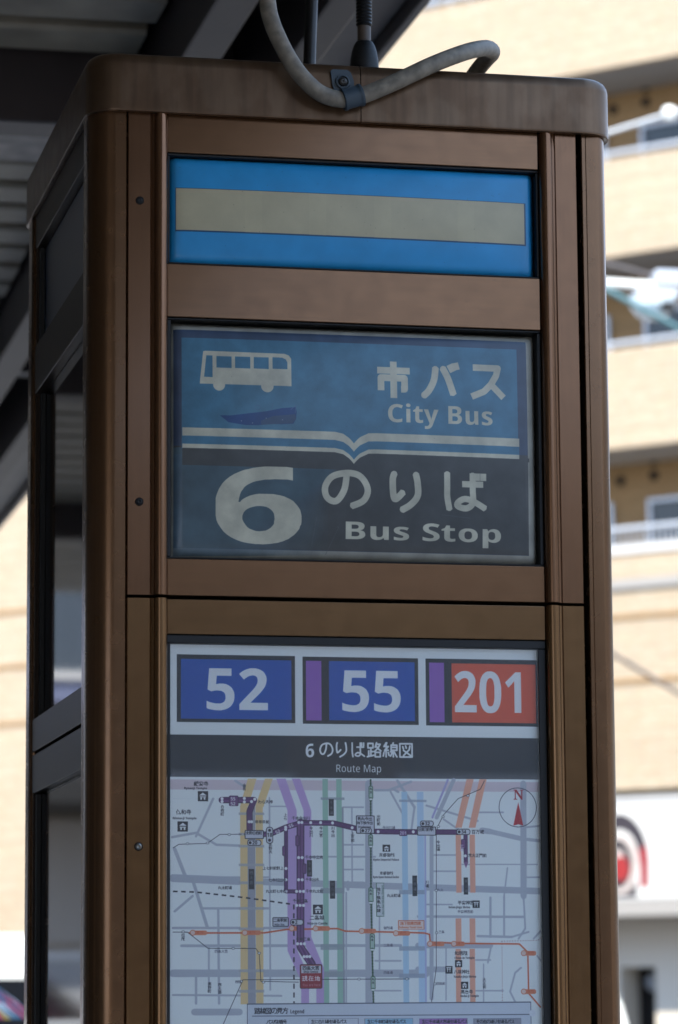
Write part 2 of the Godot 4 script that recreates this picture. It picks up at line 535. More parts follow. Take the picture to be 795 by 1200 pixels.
func make_arcade() -> void:
	var b := thing("arcade_building", "long low building with shops behind the pavement on the left", "building", Vector3(-7.6, 0, 0))
	obj("wall", bar(Vector3(-10, -0.15, -60), Vector3(0, 5.0, 14)), soft["pale plaster"], b)
	for k in 14:
		var z := -58.0 + k * 5.0
		var w := obj("shop_window", bar(Vector3(0.002, 0.5, z), Vector3(0.03, 2.5, z + 3.8)), soft["window glass"], b)
		obj("frame", bar(Vector3(0.002, 2.502, z - 0.1), Vector3(0.10, 2.62, z + 3.9)), soft["aluminium"], w)
		obj("frame", bar(Vector3(0.032, 0.5, z + 1.86), Vector3(0.07, 2.5, z + 1.94)), soft["aluminium"], w)
	var n := thing("row_building", "low pale row building with two rows of windows across the road", "building", Vector3(18.0, 0, -4.0))
	obj("wall", bar(Vector3(0, -0.15, -24), Vector3(10, 6.6, 26)), soft["pale plaster"], n)
	obj("roof_edge", bar(Vector3(-0.25, 6.602, -24.2), Vector3(10.2, 6.85, 26.2), 0.02), soft["grey render"], n)
	for k in 2:
		for q in 11:
			var z := -22.6 + q * 4.4
			var w := obj("window", bar(Vector3(-0.03, 0.7 + k * 3.1, z), Vector3(-0.002, 2.4 + k * 3.1, z + 2.6)), soft["window glass"], n)
			obj("frame", bar(Vector3(-0.10, 0.6 + k * 3.1, z - 0.1), Vector3(-0.002, 0.698 + k * 3.1, z + 2.7)), soft["aluminium"], w)
			obj("mullion", bar(Vector3(-0.06, 0.7 + k * 3.1, z + 1.27), Vector3(-0.032, 2.4 + k * 3.1, z + 1.33)), soft["aluminium"], w)
	ground("far_pavement", bar(Vector3(9.42, -0.15, -33), Vector3(17.998, 0.0, 120)), soft["paving"])
	var h := thing("shop_house", "narrow beige shop house with a dark awning beyond the canopy's end", "building", Vector3(-7.4, 0, -27.0))
	obj("wall", bar(Vector3(0, -0.15, -9), Vector3(8.6, 9.4, 0)), soft["face brick"], h)
	obj("shade_panel", bar(Vector3(0.2, 4.4, 0.002), Vector3(8.4, 6.0, 0.10), 0.02), soft["blue cladding"], h)  # blue grey sheet stands in for the shadowed part of the wall
	obj("shaded_wall_sheet", bar(Vector3(0.2, 2.15, 0.002), Vector3(8.4, 3.3, 0.06)), soft["grey render"], h)  # grey sheet: the shade on the lower wall put into its colour
	obj("awning", Shape.new().prism(flatv([3.35, 0.0, 4.30, 0.0, 4.25, 0.12, 3.62, 1.3, 3.40, 1.3]), 0, 0.1, 8.5), soft["rubber"], h)
	for k in 6:
		var w := obj("shop_window", bar(Vector3(0.3 + k * 1.36, 0.4, 0.002), Vector3(1.5 + k * 1.36, 2.0, 0.04)), [soft["white paint"], soft["blue cladding"], soft["curtain"]][k % 3], h)
		obj("frame", bar(Vector3(0.25 + k * 1.36, 2.002, 0.002), Vector3(1.55 + k * 1.36, 2.08, 0.08)), soft["aluminium"], w)
		var w2 := obj("window", bar(Vector3(0.4 + k * 1.36, 4.7, 0.102), Vector3(1.2 + k * 1.36, 5.6, 0.12)), soft["window glass"], h)
		obj("frame", bar(Vector3(0.38 + k * 1.36, 4.62, 0.102), Vector3(1.22 + k * 1.36, 4.698, 0.16)), soft["white coping"], w2)
	var f := thing("added_office_building", "unseen dark office block added behind the camera for reflections", "building", Vector3(0, 0, 42.0))  # added out of view so the kiosk glass reflects a dark wall
	obj("wall", bar(Vector3(-6, -0.15, 0), Vector3(34, 9.5, 14)), soft["brown render"], f)
	for k in 2:
		for s in 8:
			var x := -4.0 + s * 4.7
			var w := obj("window", bar(Vector3(x, 1.2 + k * 3.6, -0.03), Vector3(x + 3.0, 3.4 + k * 3.6, -0.002)), soft["window glass"], f)
			obj("frame", bar(Vector3(x - 0.1, 1.1 + k * 3.6, -0.10), Vector3(x + 3.1, 1.198 + k * 3.6, -0.002)), soft["aluminium"], w)


func make_canopy() -> void:
	# the roof over the pavement; its open edge runs along the kerb just right of the kiosk
	var c := thing("arcade_canopy", "dark steel canopy with ribbed metal soffit over the pavement", "canopy", Vector3(0, 0, 0))
	obj("roof", bar(Vector3(-7.59, 3.60, -11.6), Vector3(0.53, 3.66, 12)), soft["soffit gap"], c)
	var panel: ArrayMesh
	# profile pairs are (y, z) for axis x
	panel = Shape.new().prism(flatv([3.53, -0.076, 3.508, -0.076, 3.5, -0.068, 3.5, 0.068, 3.508, 0.076, 3.53, 0.076]), 0, 0.0, 7.6).mesh()
	for k in 108:
		var z := 11.8 - k * 0.215
		var near_flashing := z < -3.0 and z > -3.36
		if near_flashing:
			continue
		put("soffit_panel", panel, soft["soffit sheet"], c, Vector3(-7.5 + 0.003 * (k % 3), 0.002 * (k % 2), z))
	# the flaking flat strip behind the cross beam
	obj("flat_sheet", bar(Vector3(-7.5, 3.494, -3.33), Vector3(0.10, 3.52, -3.0)), soft["flaking sheet"], c)
	obj("inner_beam", bar(Vector3(0.120, 3.37, -11.5), Vector3(0.199, 3.60, 11.5), 0.006), soft["beam paint"], c)
	obj("edge_beam", bar(Vector3(0.314, 3.36, -11.5), Vector3(0.378, 3.60, 11.5), 0.006), soft["beam paint"], c)
	obj("fascia_sheet", bar(Vector3(0.381, 3.436, -11.5), Vector3(0.503, 3.46, 11.8)), soft["fascia paint"], c)
	obj("edge_trim", bar(Vector3(0.508, 3.405, -11.6), Vector3(0.528, 3.598, 12), 0.004), soft["fascia paint"], c)
	for k in 7:
		var z := 9.5 - k * 3.0
		obj("cross_beam", bar(Vector3(-7.59, 3.36, z - 0.12), Vector3(0.118, 3.60, z), 0.006), soft["beam paint"], c)
		obj("bracket", bar(Vector3(0.2, 3.43, z - 0.10), Vector3(0.312, 3.60, z - 0.02)), soft["beam paint"], c)
	for k in 7:
		var z := 9.5 - k * 3.0
		obj("column", bar(Vector3(-7.56, 0.0, z - 0.16), Vector3(-7.42, 3.358, z + 0.02), 0.01), soft["beam paint"], c)


func make_street_things() -> void:
	# a white van seen from the side, most of it behind the kiosk
	var v := thing("parked_van", "white high roof delivery van standing in the road beyond the kiosk", "van", Vector3(-0.05, -0.13, -21.0))
	var side := flatv([1.55, 0.42, 1.50, 1.0, 1.56, 1.9, 1.66, 2.16, 1.85, 2.25, 5.9, 2.25, 6.35, 2.20, 6.62, 2.08, 6.86, 1.70, 6.97, 1.30, 7.02, 0.9, 7.02, 0.42, 6.45, 0.42, 6.35, 0.66, 6.05, 0.74, 5.75, 0.66, 5.65, 0.42, 3.0, 0.42, 2.9, 0.66, 2.6, 0.74, 2.3, 0.66, 2.2, 0.42])
	obj("body", Shape.new().prism(side, 2, -1.7, 0.0), soft["white paint"], v)
	for q in [[1.78, 2.9], [3.0, 4.6], [4.72, 5.72]]:
		obj("side_window", bar(Vector3(q[0], 1.28, -0.002), Vector3(q[1], 1.92, 0.012), 0.005), soft["dark car glass"], v)
	obj("door", bar(Vector3(4.68, 0.55, 0.002), Vector3(5.8, 1.24, 0.014), 0.006), soft["white paint"], v)
	for x in [2.6, 6.05]:
		for z in [-0.2, -1.5]:
			var t := obj("wheel", Shape.new().lathe(Vector3(x, 0.33, z), flatv([0.001, 0.10, 0.2, 0.10, 0.22, 0.08, 0.31, 0.08, 0.33, 0.05, 0.33, -0.08, 0.3, -0.10, 0.001, -0.10]), 20, Basis(Vector3.RIGHT, PI / 2)), soft["tyre"], v)
			obj("rim", Shape.new().lathe(Vector3(x, 0.33, z + 0.103), flatv([0.001, 0.01, 0.18, 0.01, 0.2, -0.01]), 16, Basis(Vector3.RIGHT, PI / 2)), soft["aluminium"], t)
	obj("headlight", bar(Vector3(6.98, 0.72, -0.45), Vector3(7.03, 0.9, -0.08), 0.02), soft["lamp glass"], v)
	obj("tail_light", bar(Vector3(1.47, 0.8, -0.22), Vector3(1.53, 1.25, -0.06), 0.01), soft["red plastic"], v)
	# a pole at the right, out of the frame, with arms that reach in
	var p := thing("street_light", "slim steel pole with lamp bowl hung under a pale horizontal arm", "street light", Vector3(8.05, 0, -21.0))
	var off := Vector3(8.05, 0, -21.0)
	obj("pole", Shape.new().tube(PackedVector3Array([Vector3(0, -0.13, 0), Vector3(0, 5, 0), Vector3(0, 9.6, 0)]), PackedFloat32Array([0.11, 0.095, 0.08]), 16), soft["pole steel"], p)
	obj("arm", Shape.new().tube(PackedVector3Array([Vector3(6.0, 7.335, -21.05) - off, Vector3(7.0, 7.315, -21.05) - off, Vector3(8.05, 7.30, -21.05) - off]), 0.036, 12), soft["white paint"], p)
	obj("joint", bar(Vector3(7.20, 7.30, -21.13) - off, Vector3(7.62, 7.44, -20.97) - off, 0.03), soft["aluminium"], p)
	var lamp := obj("lamp_head", bar(Vector3(7.04, 7.20, -21.16) - off, Vector3(7.40, 7.262, -20.94) - off, 0.02), soft["aluminium"], p)
	obj("bowl", Shape.new().lathe(Vector3(7.20, 7.19, -21.05) - off, flatv([0.001, -0.155, 0.07, -0.15, 0.13, -0.12, 0.175, -0.06, 0.19, 0.0, 0.19, 0.02]), 20), soft["lamp glass"], lamp)
	obj("reflector", bar(Vector3(7.22, 7.06, -20.90) - off, Vector3(7.33, 7.15, -20.86) - off, 0.01), soft["rubber"], lamp)
	var rod := obj("rod", Shape.new().tube(PackedVector3Array([Vector3(6.3, 8.37, -21.0) - off, Vector3(7.34, 8.735, -21.0) - off, Vector3(8.05, 8.95, -21.0) - off]), 0.018, 10), soft["pole steel"], p)
	obj("ball_joint", Shape.new().lathe(Vector3(7.36, 8.745, -21.0) - off, flatv([0.001, -0.065, 0.045, -0.05, 0.065, 0.0, 0.045, 0.05, 0.001, 0.065]), 14), soft["white paint"], rod)
	var w := obj("overhead_cable", Shape.new().tube(PackedVector3Array([Vector3(0.6, 9.0, -27.02), Vector3(3.5, 8.2, -21.6), Vector3(6.818, 7.495, -21.1), Vector3(7.277, 7.394, -21.1), Vector3(8.0, 7.28, -21.08)]), 0.022, 8), soft["fascia paint"])
	tag(w, "grey overhead cable sloping down to the joint of the pale lamp arm", "cable")
	var teal := mat("teal sheath", Color(0.30, 0.44, 0.47), 0.5)
	var t2 := obj("overhead_cable", Shape.new().tube(PackedVector3Array([Vector3(1.0, 9.3, -27.02), Vector3(3.6, 8.74, -21.4), Vector3(6.812, 7.192, -20.85), Vector3(7.41, 6.898, -20.85), Vector3(8.05, 6.62, -20.95)]), 0.024, 8), teal)
	tag(t2, "bluish overhead cable crossing below the lamp bowl", "cable")
	var thin := obj("overhead_cable", Shape.new().tube(PackedVector3Array([Vector3(9.28, 9.0, -50.1), Vector3(9.7, 7.4, -42.0), Vector3(10.78, 5.74, -34.05), Vector3(11.63, 5.26, -34.05), Vector3(14.0, 4.4, -31.0), Vector3(18.0, 4.2, -27.95)]), 0.028, 8), soft["fascia paint"])  # added where the shadow of a wire would cross the brick wall
	tag(thin, "thin dark cable standing in for a wire shadow on the brick wall", "cable")
	# a small patchwork parasol on the pavement
	var u := thing("patchwork_parasol", "small open parasol of bright patchwork panels beyond the kiosk's left side", "parasol", Vector3(-0.40, 0.0, -5.05))
	obj("pole", Shape.new().tube(PackedVector3Array([Vector3(0, 0.05, 0), Vector3(0, 1.84, 0)]), 0.014, 10), soft["pole steel"], u)
	obj("base", Shape.new().lathe(Vector3.ZERO, flatv([0.001, 0.07, 0.06, 0.07, 0.2, 0.04, 0.22, 0.0]), 24), soft["rubber"], u)
	var dyes := [Color(0.80, 0.36, 0.46), Color(0.36, 0.45, 0.62), Color(0.74, 0.58, 0.06), Color(0.80, 0.80, 0.79), Color(0.10, 0.34, 0.42), Color(0.68, 0.14, 0.26)]
	var cloth := Press.new(1.0, 1.0, 256.0, Color(0.86, 0.86, 0.86))     # cotton printed with small triangles
	var pick := RandomNumberGenerator.new()
	pick.seed = 12
	for row in 12:
		for col in 9:
			var x0 := (col - 0.5 * (row % 2)) / 8.0
			var y0 := row / 12.0
			cloth.poly([x0, y0, x0 + 0.125, y0, x0 + 0.0625, y0 + 0.0834], dyes[pick.randi_range(0, 5)])
			cloth.poly([x0 + 0.125, y0, x0 + 0.1875, y0 + 0.0834, x0 + 0.0625, y0 + 0.0834], dyes[pick.randi_range(0, 5)])
	var cloth_m := print_on(mat("printed cotton", Color(1, 1, 1), 0.85), cloth.im)
	for s in 8:
		obj("panel", Shape.new().sheet(8, 10, func(a: float, q: float) -> Vector3:
			var t := (s + a) * TAU / 8.0
			var sag := 1.0 - 0.06 * sin(a * PI) * q
			return Vector3(cos(t) * 0.64 * q * sag, 1.86 - 0.30 * pow(q, 1.8), sin(t) * 0.64 * q * sag)
		), cloth_m, u)
		var e := Vector3(cos(s * TAU / 8.0), 0, sin(s * TAU / 8.0))
		obj("rib", Shape.new().tube(PackedVector3Array([Vector3(0, 1.84, 0), e * 0.32 + Vector3(0, 1.765, 0), e * 0.63 + Vector3(0, 1.553, 0)]), 0.004, 6), soft["pole steel"], u)


# ------------------------------------------------------------------ the kiosk
# a bulging panel with rolled edges; its print runs from edge to edge
func pillow(x0: float, x1: float, y0: float, y1: float, z: float, bulge: float, roll: float, rc: float) -> Shape:
	return Shape.new().sheet(48, 40, func(u: float, v: float) -> Vector3:
		var x := lerpf(x0, x1, u)
		var y := lerpf(y1, y0, v)
		var e := minf(minf(x - x0, x1 - x), minf(y - y0, y1 - y))
		var cx := maxf(0.0, rc - minf(x - x0, x1 - x))
		var cy := maxf(0.0, rc - minf(y - y0, y1 - y))
		if cx > 0.0 and cy > 0.0:
			e = minf(e, rc - sqrt(cx * cx + cy * cy))
		var k := clampf(1.0 - e / roll, 0.0, 1.35)
		var dome := 4.0 * u * (1.0 - u) * 4.0 * v * (1.0 - v)
		return Vector3(x, y, z + bulge * sqrt(maxf(dome, 0.0)) - roll * 0.9 * (1.0 - sqrt(maxf(0.0, 1.0 - minf(k, 1.0) * minf(k, 1.0)))) - maxf(0.0, k - 1.0) * 0.02)
	)


func make_kiosk() -> void:
	var k := thing("bus_stop_kiosk", "tall bronze metal bus stop kiosk with sign panels and map case", "bus stop")
	var rail: Material = soft["bronze rail"]
	var stile: Material = soft["bronze stile"]
	obj("core", bar(Vector3(-0.299, 0.06, -0.59), Vector3(0.291, 2.70, -0.0582)), soft["core"], k)
	obj("core", bar(Vector3(-0.316, 0.06, -0.058), Vector3(0.309, 2.703, -0.0342)), soft["core"], k)
	obj("plinth", bar(Vector3(-0.33, 0.0, -0.615), Vector3(0.32, 0.10, -0.012), 0.006), soft["bronze lower"], k)
	# corner posts: rounded outside, with a fine flute on each face
	var pl := flatv([-0.2912, -0.030, -0.2912, 0.0, -0.2945, 0.0003, -0.2955, -0.0008, -0.2965, 0.0003, -0.300, 0.0, -0.303, -0.0006, -0.3100, -0.0040])
	var corner := flatv([])
	for s in 12:
		var a := PI / 2 + (PI / 2) * s / 11.0
		corner.append(Vector2(-0.3060 + cos(a) * 0.031, -0.0335 + sin(a) * 0.0335))
	pl = flatv([-0.2912, -0.030, -0.2912, -0.001, -0.2922, 0.0, -0.3040, 0.0])
	pl.append_array(corner)
	pl.append_array(flatv([-0.337, -0.0455, -0.336, -0.0462, -0.337, -0.0469, -0.337, -0.0570, -0.3355, -0.0585, -0.318, -0.0585, -0.318, -0.030]))
	var post_l := obj("corner_post", Shape.new().prism(pl, 1, 0.05, 2.704), soft["bronze post"], k)
	var pr := flatv([0.2968, -0.030, 0.2968, -0.0015, 0.2978, -0.0005, 0.3020, -0.0005, 0.3026, -0.0011, 0.3032, -0.0005, 0.3080, -0.0005])
	for s in 10:
		var a := PI / 2 - (PI / 2) * s / 9.0
		pr.append(Vector2(0.3155 + cos(a) * 0.0185, -0.0305 + sin(a) * 0.0300))
	pr.append_array(flatv([0.334, -0.0575, 0.310, -0.0575, 0.310, -0.030]))
	obj("corner_post", Shape.new().prism(pr, 1, 0.05, 2.704), soft["bronze post"], k)
	for x in [[-0.337, -0.300], [0.289, 0.331]]:
		obj("corner_post", bar(Vector3(x[0], 0.05, -0.625), Vector3(x[1], 2.704, -0.577), 0.008), soft["bronze post"], k)
	# front: an upper door that holds two signs and a lower door that holds the map
	var bead := func(mirror: float, inner: float, outer: float) -> PackedVector2Array:
		# from the outer edge: flat, a small step, the rounded bead, the inner return
		var p := PackedVector2Array([Vector2(outer, -0.030), Vector2(outer, -0.001), Vector2(outer + mirror * 0.001, 0.0)])
		var b0 := inner - mirror * 0.0200
		p.append(Vector2(b0 - mirror * 0.0016, 0.0))
		p.append(Vector2(b0 - mirror * 0.0008, -0.0012))
		p.append(Vector2(b0, 0.0))
		for s in 10:
			var a := PI * 0.97 - (PI * 0.97) * s / 9.0
			p.append(Vector2(inner - mirror * 0.0085 + mirror * cos(a) * 0.0085, 0.0005 + sin(a) * 0.0075))
		p.append(Vector2(inner, -0.030))
		return p
	for half in [[2.0925, 2.6985, 0], [0.14, 2.0885, 1]]:
		var sm: Material = stile if half[2] == 0 else soft["bronze lower"]
		var left := obj("stile", Shape.new().prism(bead.call(1.0, -0.2400, -0.2896), 1, half[0], half[1]), sm, k)
		var right := obj("stile", Shape.new().prism(bead.call(-1.0, 0.2405, 0.2898), 1, half[0], half[1]), sm, k)
		for y in ([2.585, 2.207] if half[2] == 0 else [1.7866, 1.30]):
			var turned := Basis(Vector3.RIGHT, PI / 2)
			var w := obj("screw", Shape.new().lathe(Vector3(-0.2747, y, 0.0003), flatv([0.0052, -0.001, 0.0052, 0.0006, 0.0044, 0.0010, 0.0040, 0.0008]), 18, turned), soft["dark seam"], left)
			obj("screw", Shape.new().lathe(Vector3(-0.2747, y, 0.0003), flatv([0.0040, -0.0002, 0.0037, 0.0011, 0.0023, 0.0018, 0.0017, 0.0016, 0.0014, 0.0002, 0.0001, 0.0001]), 16, turned), soft["screw steel"] if half[2] else soft["rubber"], left)
	for y in [[2.6490, 2.6985, 0], [2.4400, 2.5075, 0], [2.0925, 2.1385, 0], [2.0450, 2.0885, 1], [1.08, 1.16, 1], [0.14, 0.22, 1]]:
		obj("rail", bar(Vector3(-0.2398, y[0], -0.030), Vector3(0.2398, y[1], -0.0022), 0.0012), rail if y[2] == 0 else soft["bronze lower rail"], k)
	obj("lower_panel", bar(Vector3(-0.2398, 0.222, -0.030), Vector3(0.2398, 1.078, -0.010)), soft["bronze lower"], k)
	# rubber gaskets round the three openings
	for o in [[2.5075, 2.6490, 0.0035, 0.0035], [2.1385, 2.4400, 0.0030, 0.0050], [1.1600, 2.0450, 0.0105, 0.0045]]:
		var g := Shape.new()
		g.box(Vector3(-0.2398, o[1] - o[2], -0.033), Vector3(0.2398, o[1] - 0.0004, -0.0040), 0.001)
		g.box(Vector3(-0.2398, o[0] + 0.0004, -0.033), Vector3(0.2398, o[0] + 0.0020, -0.0040), 0.0005)
		g.box(Vector3(-0.2398, o[0] + 0.0022, -0.033), Vector3(-0.2398 + o[3], o[1] - o[2] - 0.0003, -0.0045), 0.001)
		g.box(Vector3(0.2398 - o[3] * (2.2 if o[0] < 2.0 else 1.0), o[0] + 0.0022, -0.033), Vector3(0.2398, o[1] - o[2] - 0.0003, -0.0045), 0.001)
		obj("gasket", g, soft["rubber"], k)
	var band_m := print_on(mat("top band print", Color(1, 1, 1), 0.32), draw_top_band())
	var band := obj("blue_sign_panel", pillow(-0.2372, 0.2366, 2.5080, 2.6470, -0.0100, 0.008, 0.012, 0.012), band_m, k)
	band.set_meta("label", "blue panel with a blank cream bar")
	var stop_m := print_on(mat("stop sign print", Color(1, 1, 1), 0.38), draw_stop_sign())
	stop_m.clearcoat_enabled = true
	stop_m.clearcoat = 0.3
	stop_m.clearcoat_roughness = 0.12
	var panel := obj("stop_sign_panel", pillow(-0.2372, 0.2370, 2.1390, 2.4365, -0.0110, 0.009, 0.016, 0.016), stop_m, k)
	panel.set_meta("label", "faded sign reading City Bus, Bus Stop 6")
	var pane := obj("glass_pane", bar(Vector3(-0.2352, 1.163, -0.0075), Vector3(0.2296, 2.0345, -0.0050)), soft["clear pane"], k)
	# the map behind its pane
	var map_m := print_on(mat("route map print", Color(1, 1, 1), 0.7), draw_route_map())
	map_m.metallic_specular = 0.2
	var m := obj("route_map_poster", Shape.new().sheet(30, 8, func(u: float, v: float) -> Vector3:
		var curl := pow(maxf(0.0, (u - 0.90) / 0.10), 2.0) * 0.004 * (0.4 + 0.6 * v)
		return Vector3(-0.2345 + 0.470 * u, 2.0335 - 0.860 * v, -0.0102 - curl)
	), map_m)
	tag(m, "route map poster headed 52, 55 and 201 behind glass in the kiosk", "poster")
	obj("backing", bar(Vector3(-0.2395, 1.162, -0.0335), Vector3(0.2395, 2.046, -0.0170)), soft["core"], k)
	# cap: a rounded fascia in two halves that meet at a joint in the front
	var x0 := -0.340
	var x1 := 0.341
	var z0 := -0.668
	var z1 := 0.011
	var r := 0.042
	var half_path := func(right: bool, inset: float) -> Array:
		var p := []
		var s := 1.0 if right else -1.0
		var xe := x1 - inset if right else x0 + inset
		var xs := 0.0052 + 0.0006 * s
		var rr := maxf(r - inset, 0.004)
		p.append(Vector2(xs, z1 - inset))
		p.append(Vector2(lerpf(xs, xe - s * rr, 0.5), z1 - inset))
		for q in 9:
			var a := PI / 2 * (1.0 - q / 8.0)
			p.append(Vector2(xe - s * rr + s * cos(a) * rr, z1 - inset - rr + sin(a) * rr))
		for q in 9:
			var a := -PI / 2 * q / 8.0
			p.append(Vector2(xe - s * rr + s * cos(a) * rr, z0 + inset + rr + sin(a) * rr))
		p.append(Vector2(xs, z0 + inset))
		return p
	# levels: inside the lip, lip, face, rounded shoulder, top
	var levels := [[2.712, 0.010], [2.6970, 0.0095], [2.6966, 0.0006], [2.6972, 0.0], [2.70, 0.0], [2.756, 0.0], [2.763, 0.0012], [2.7685, 0.0045], [2.7715, 0.009], [2.7725, 0.015], [2.774, 0.06]]
	for right in [false, true]:
		var sh := Shape.new()
		var paths := []
		for l in levels:
			paths.append(half_path.call(right, l[1]))
		var count: int = paths[0].size()
		var nrm := []
		for li in levels.size():
			var row := []
			for q in count:
				var t: Vector2 = paths[li][mini(q + 1, count - 1)] - paths[li][maxi(q - 1, 0)]
				var o2 := Vector2(t.y, -t.x).normalized()
				if o2.dot(paths[li][q] - Vector2(0.0, -0.33)) < 0.0:
					o2 = -o2
				var la: Array = levels[maxi(li - 1, 0)]
				var lb: Array = levels[mini(li + 1, levels.size() - 1)]
				var rise := Vector2(lb[1] - la[1], lb[0] - la[0])          # inset, height
				var nn := Vector2(rise.y, rise.x).normalized()             # outwards, up
				row.append(Vector3(o2.x * nn.x, nn.y, o2.y * nn.x))
			nrm.append(row)
		for li in levels.size() - 1:
			for q in count - 1:
				var P := func(l: int, j: int) -> Vector3: return Vector3(paths[l][j].x, levels[l][0], paths[l][j].y)
				sh.quad(P.call(li, q), P.call(li, q + 1), P.call(li + 1, q + 1), P.call(li + 1, q), nrm[li][q], nrm[li][q + 1], nrm[li + 1][q + 1], nrm[li + 1][q])
		var top := PackedVector2Array(paths[-1])
		var ids := Geometry2D.triangulate_polygon(top)
		for q in range(0, ids.size(), 3):
			var a3 := Vector3(top[ids[q]].x, 2.774, top[ids[q]].y)
			var b3 := Vector3(top[ids[q + 1]].x, 2.774, top[ids[q + 1]].y)
			var c3 := Vector3(top[ids[q + 2]].x, 2.774, top[ids[q + 2]].y)
			sh.tri(a3, b3, c3, Vector3.UP, Vector3.UP, Vector3.UP)
		obj("cap", sh, soft["bronze cap"], k)
	obj("cap_core", bar(Vector3(-0.320, 2.7055, -0.645), Vector3(0.312, 2.760, -0.008)), soft["dark seam"], k)
	# left side: sign box, tall window, sill, lower window
	var X := -0.333
	for y in [[2.650, 2.700], [2.443, 2.512], [1.942, 1.988], [1.885, 1.938], [0.14, 0.30]]:
		obj("side_rail", bar(Vector3(X, y[0], -0.5755), Vector3(-0.300, y[1], -0.0590), 0.0015), soft["shaded side bronze"], k)
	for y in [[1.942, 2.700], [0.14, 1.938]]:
		obj("side_stile", bar(Vector3(X + 0.0012, y[0] + 0.001, -0.0780), Vector3(-0.300, y[1] - 0.001, -0.0595), 0.001), soft["shaded side bronze"], k)
		obj("side_stile", bar(Vector3(X + 0.0012, y[0] + 0.001, -0.5760), Vector3(-0.300, y[1] - 0.001, -0.5680), 0.001), soft["shaded side bronze"], k)
	obj("side_sign_panel", bar(Vector3(-0.322, 2.513, -0.566), Vector3(-0.302, 2.649, -0.080), 0.003), soft["blue dusty acrylic"], k)
	obj("side_window", bar(Vector3(-0.3195, 1.989, -0.566), Vector3(-0.3005, 2.442, -0.080)), soft["dark glass"], k)
	obj("side_window", bar(Vector3(-0.3225, 0.302, -0.566), Vector3(-0.3045, 1.884, -0.080)), soft["dark glass"], k)
	for q in [[2.5135, 2.6485, -0.3222], [1.9895, 2.4415, -0.3197], [0.3025, 1.8835, -0.3227]]:
		obj("gasket", bar(Vector3(q[2], q[0], -0.5679), Vector3(q[2] - 0.0065, q[1], -0.5540), 0.0005), soft["rubber"], k)
	# right side and back: closed panels
	for y in [[2.650, 2.700], [2.443, 2.512], [1.942, 1.988], [0.14, 0.30]]:
		obj("side_rail", bar(Vector3(0.300, y[0], -0.5755), Vector3(0.322, y[1], -0.0590), 0.0015), rail, k)
	obj("side_window", bar(Vector3(0.293, 0.302, -0.574), Vector3(0.305, 2.649, -0.060)), soft["dark glass"], k)
	obj("back_panel", bar(Vector3(-0.298, 0.12, -0.618), Vector3(0.287, 2.700, -0.592), 0.003), rail, k)


func smooth_path(list: Array, per := 6) -> PackedVector3Array:
	var p := PackedVector3Array()
	for q in list.size() - 1:
		var a: Vector3 = list[maxi(q - 1, 0)]
		var b: Vector3 = list[q]
		var c: Vector3 = list[q + 1]
		var d: Vector3 = list[mini(q + 2, list.size() - 1)]
		for s in per:
			p.append(b.cubic_interpolate(c, a, d, float(s) / per))
	p.append(list[-1])
	return p


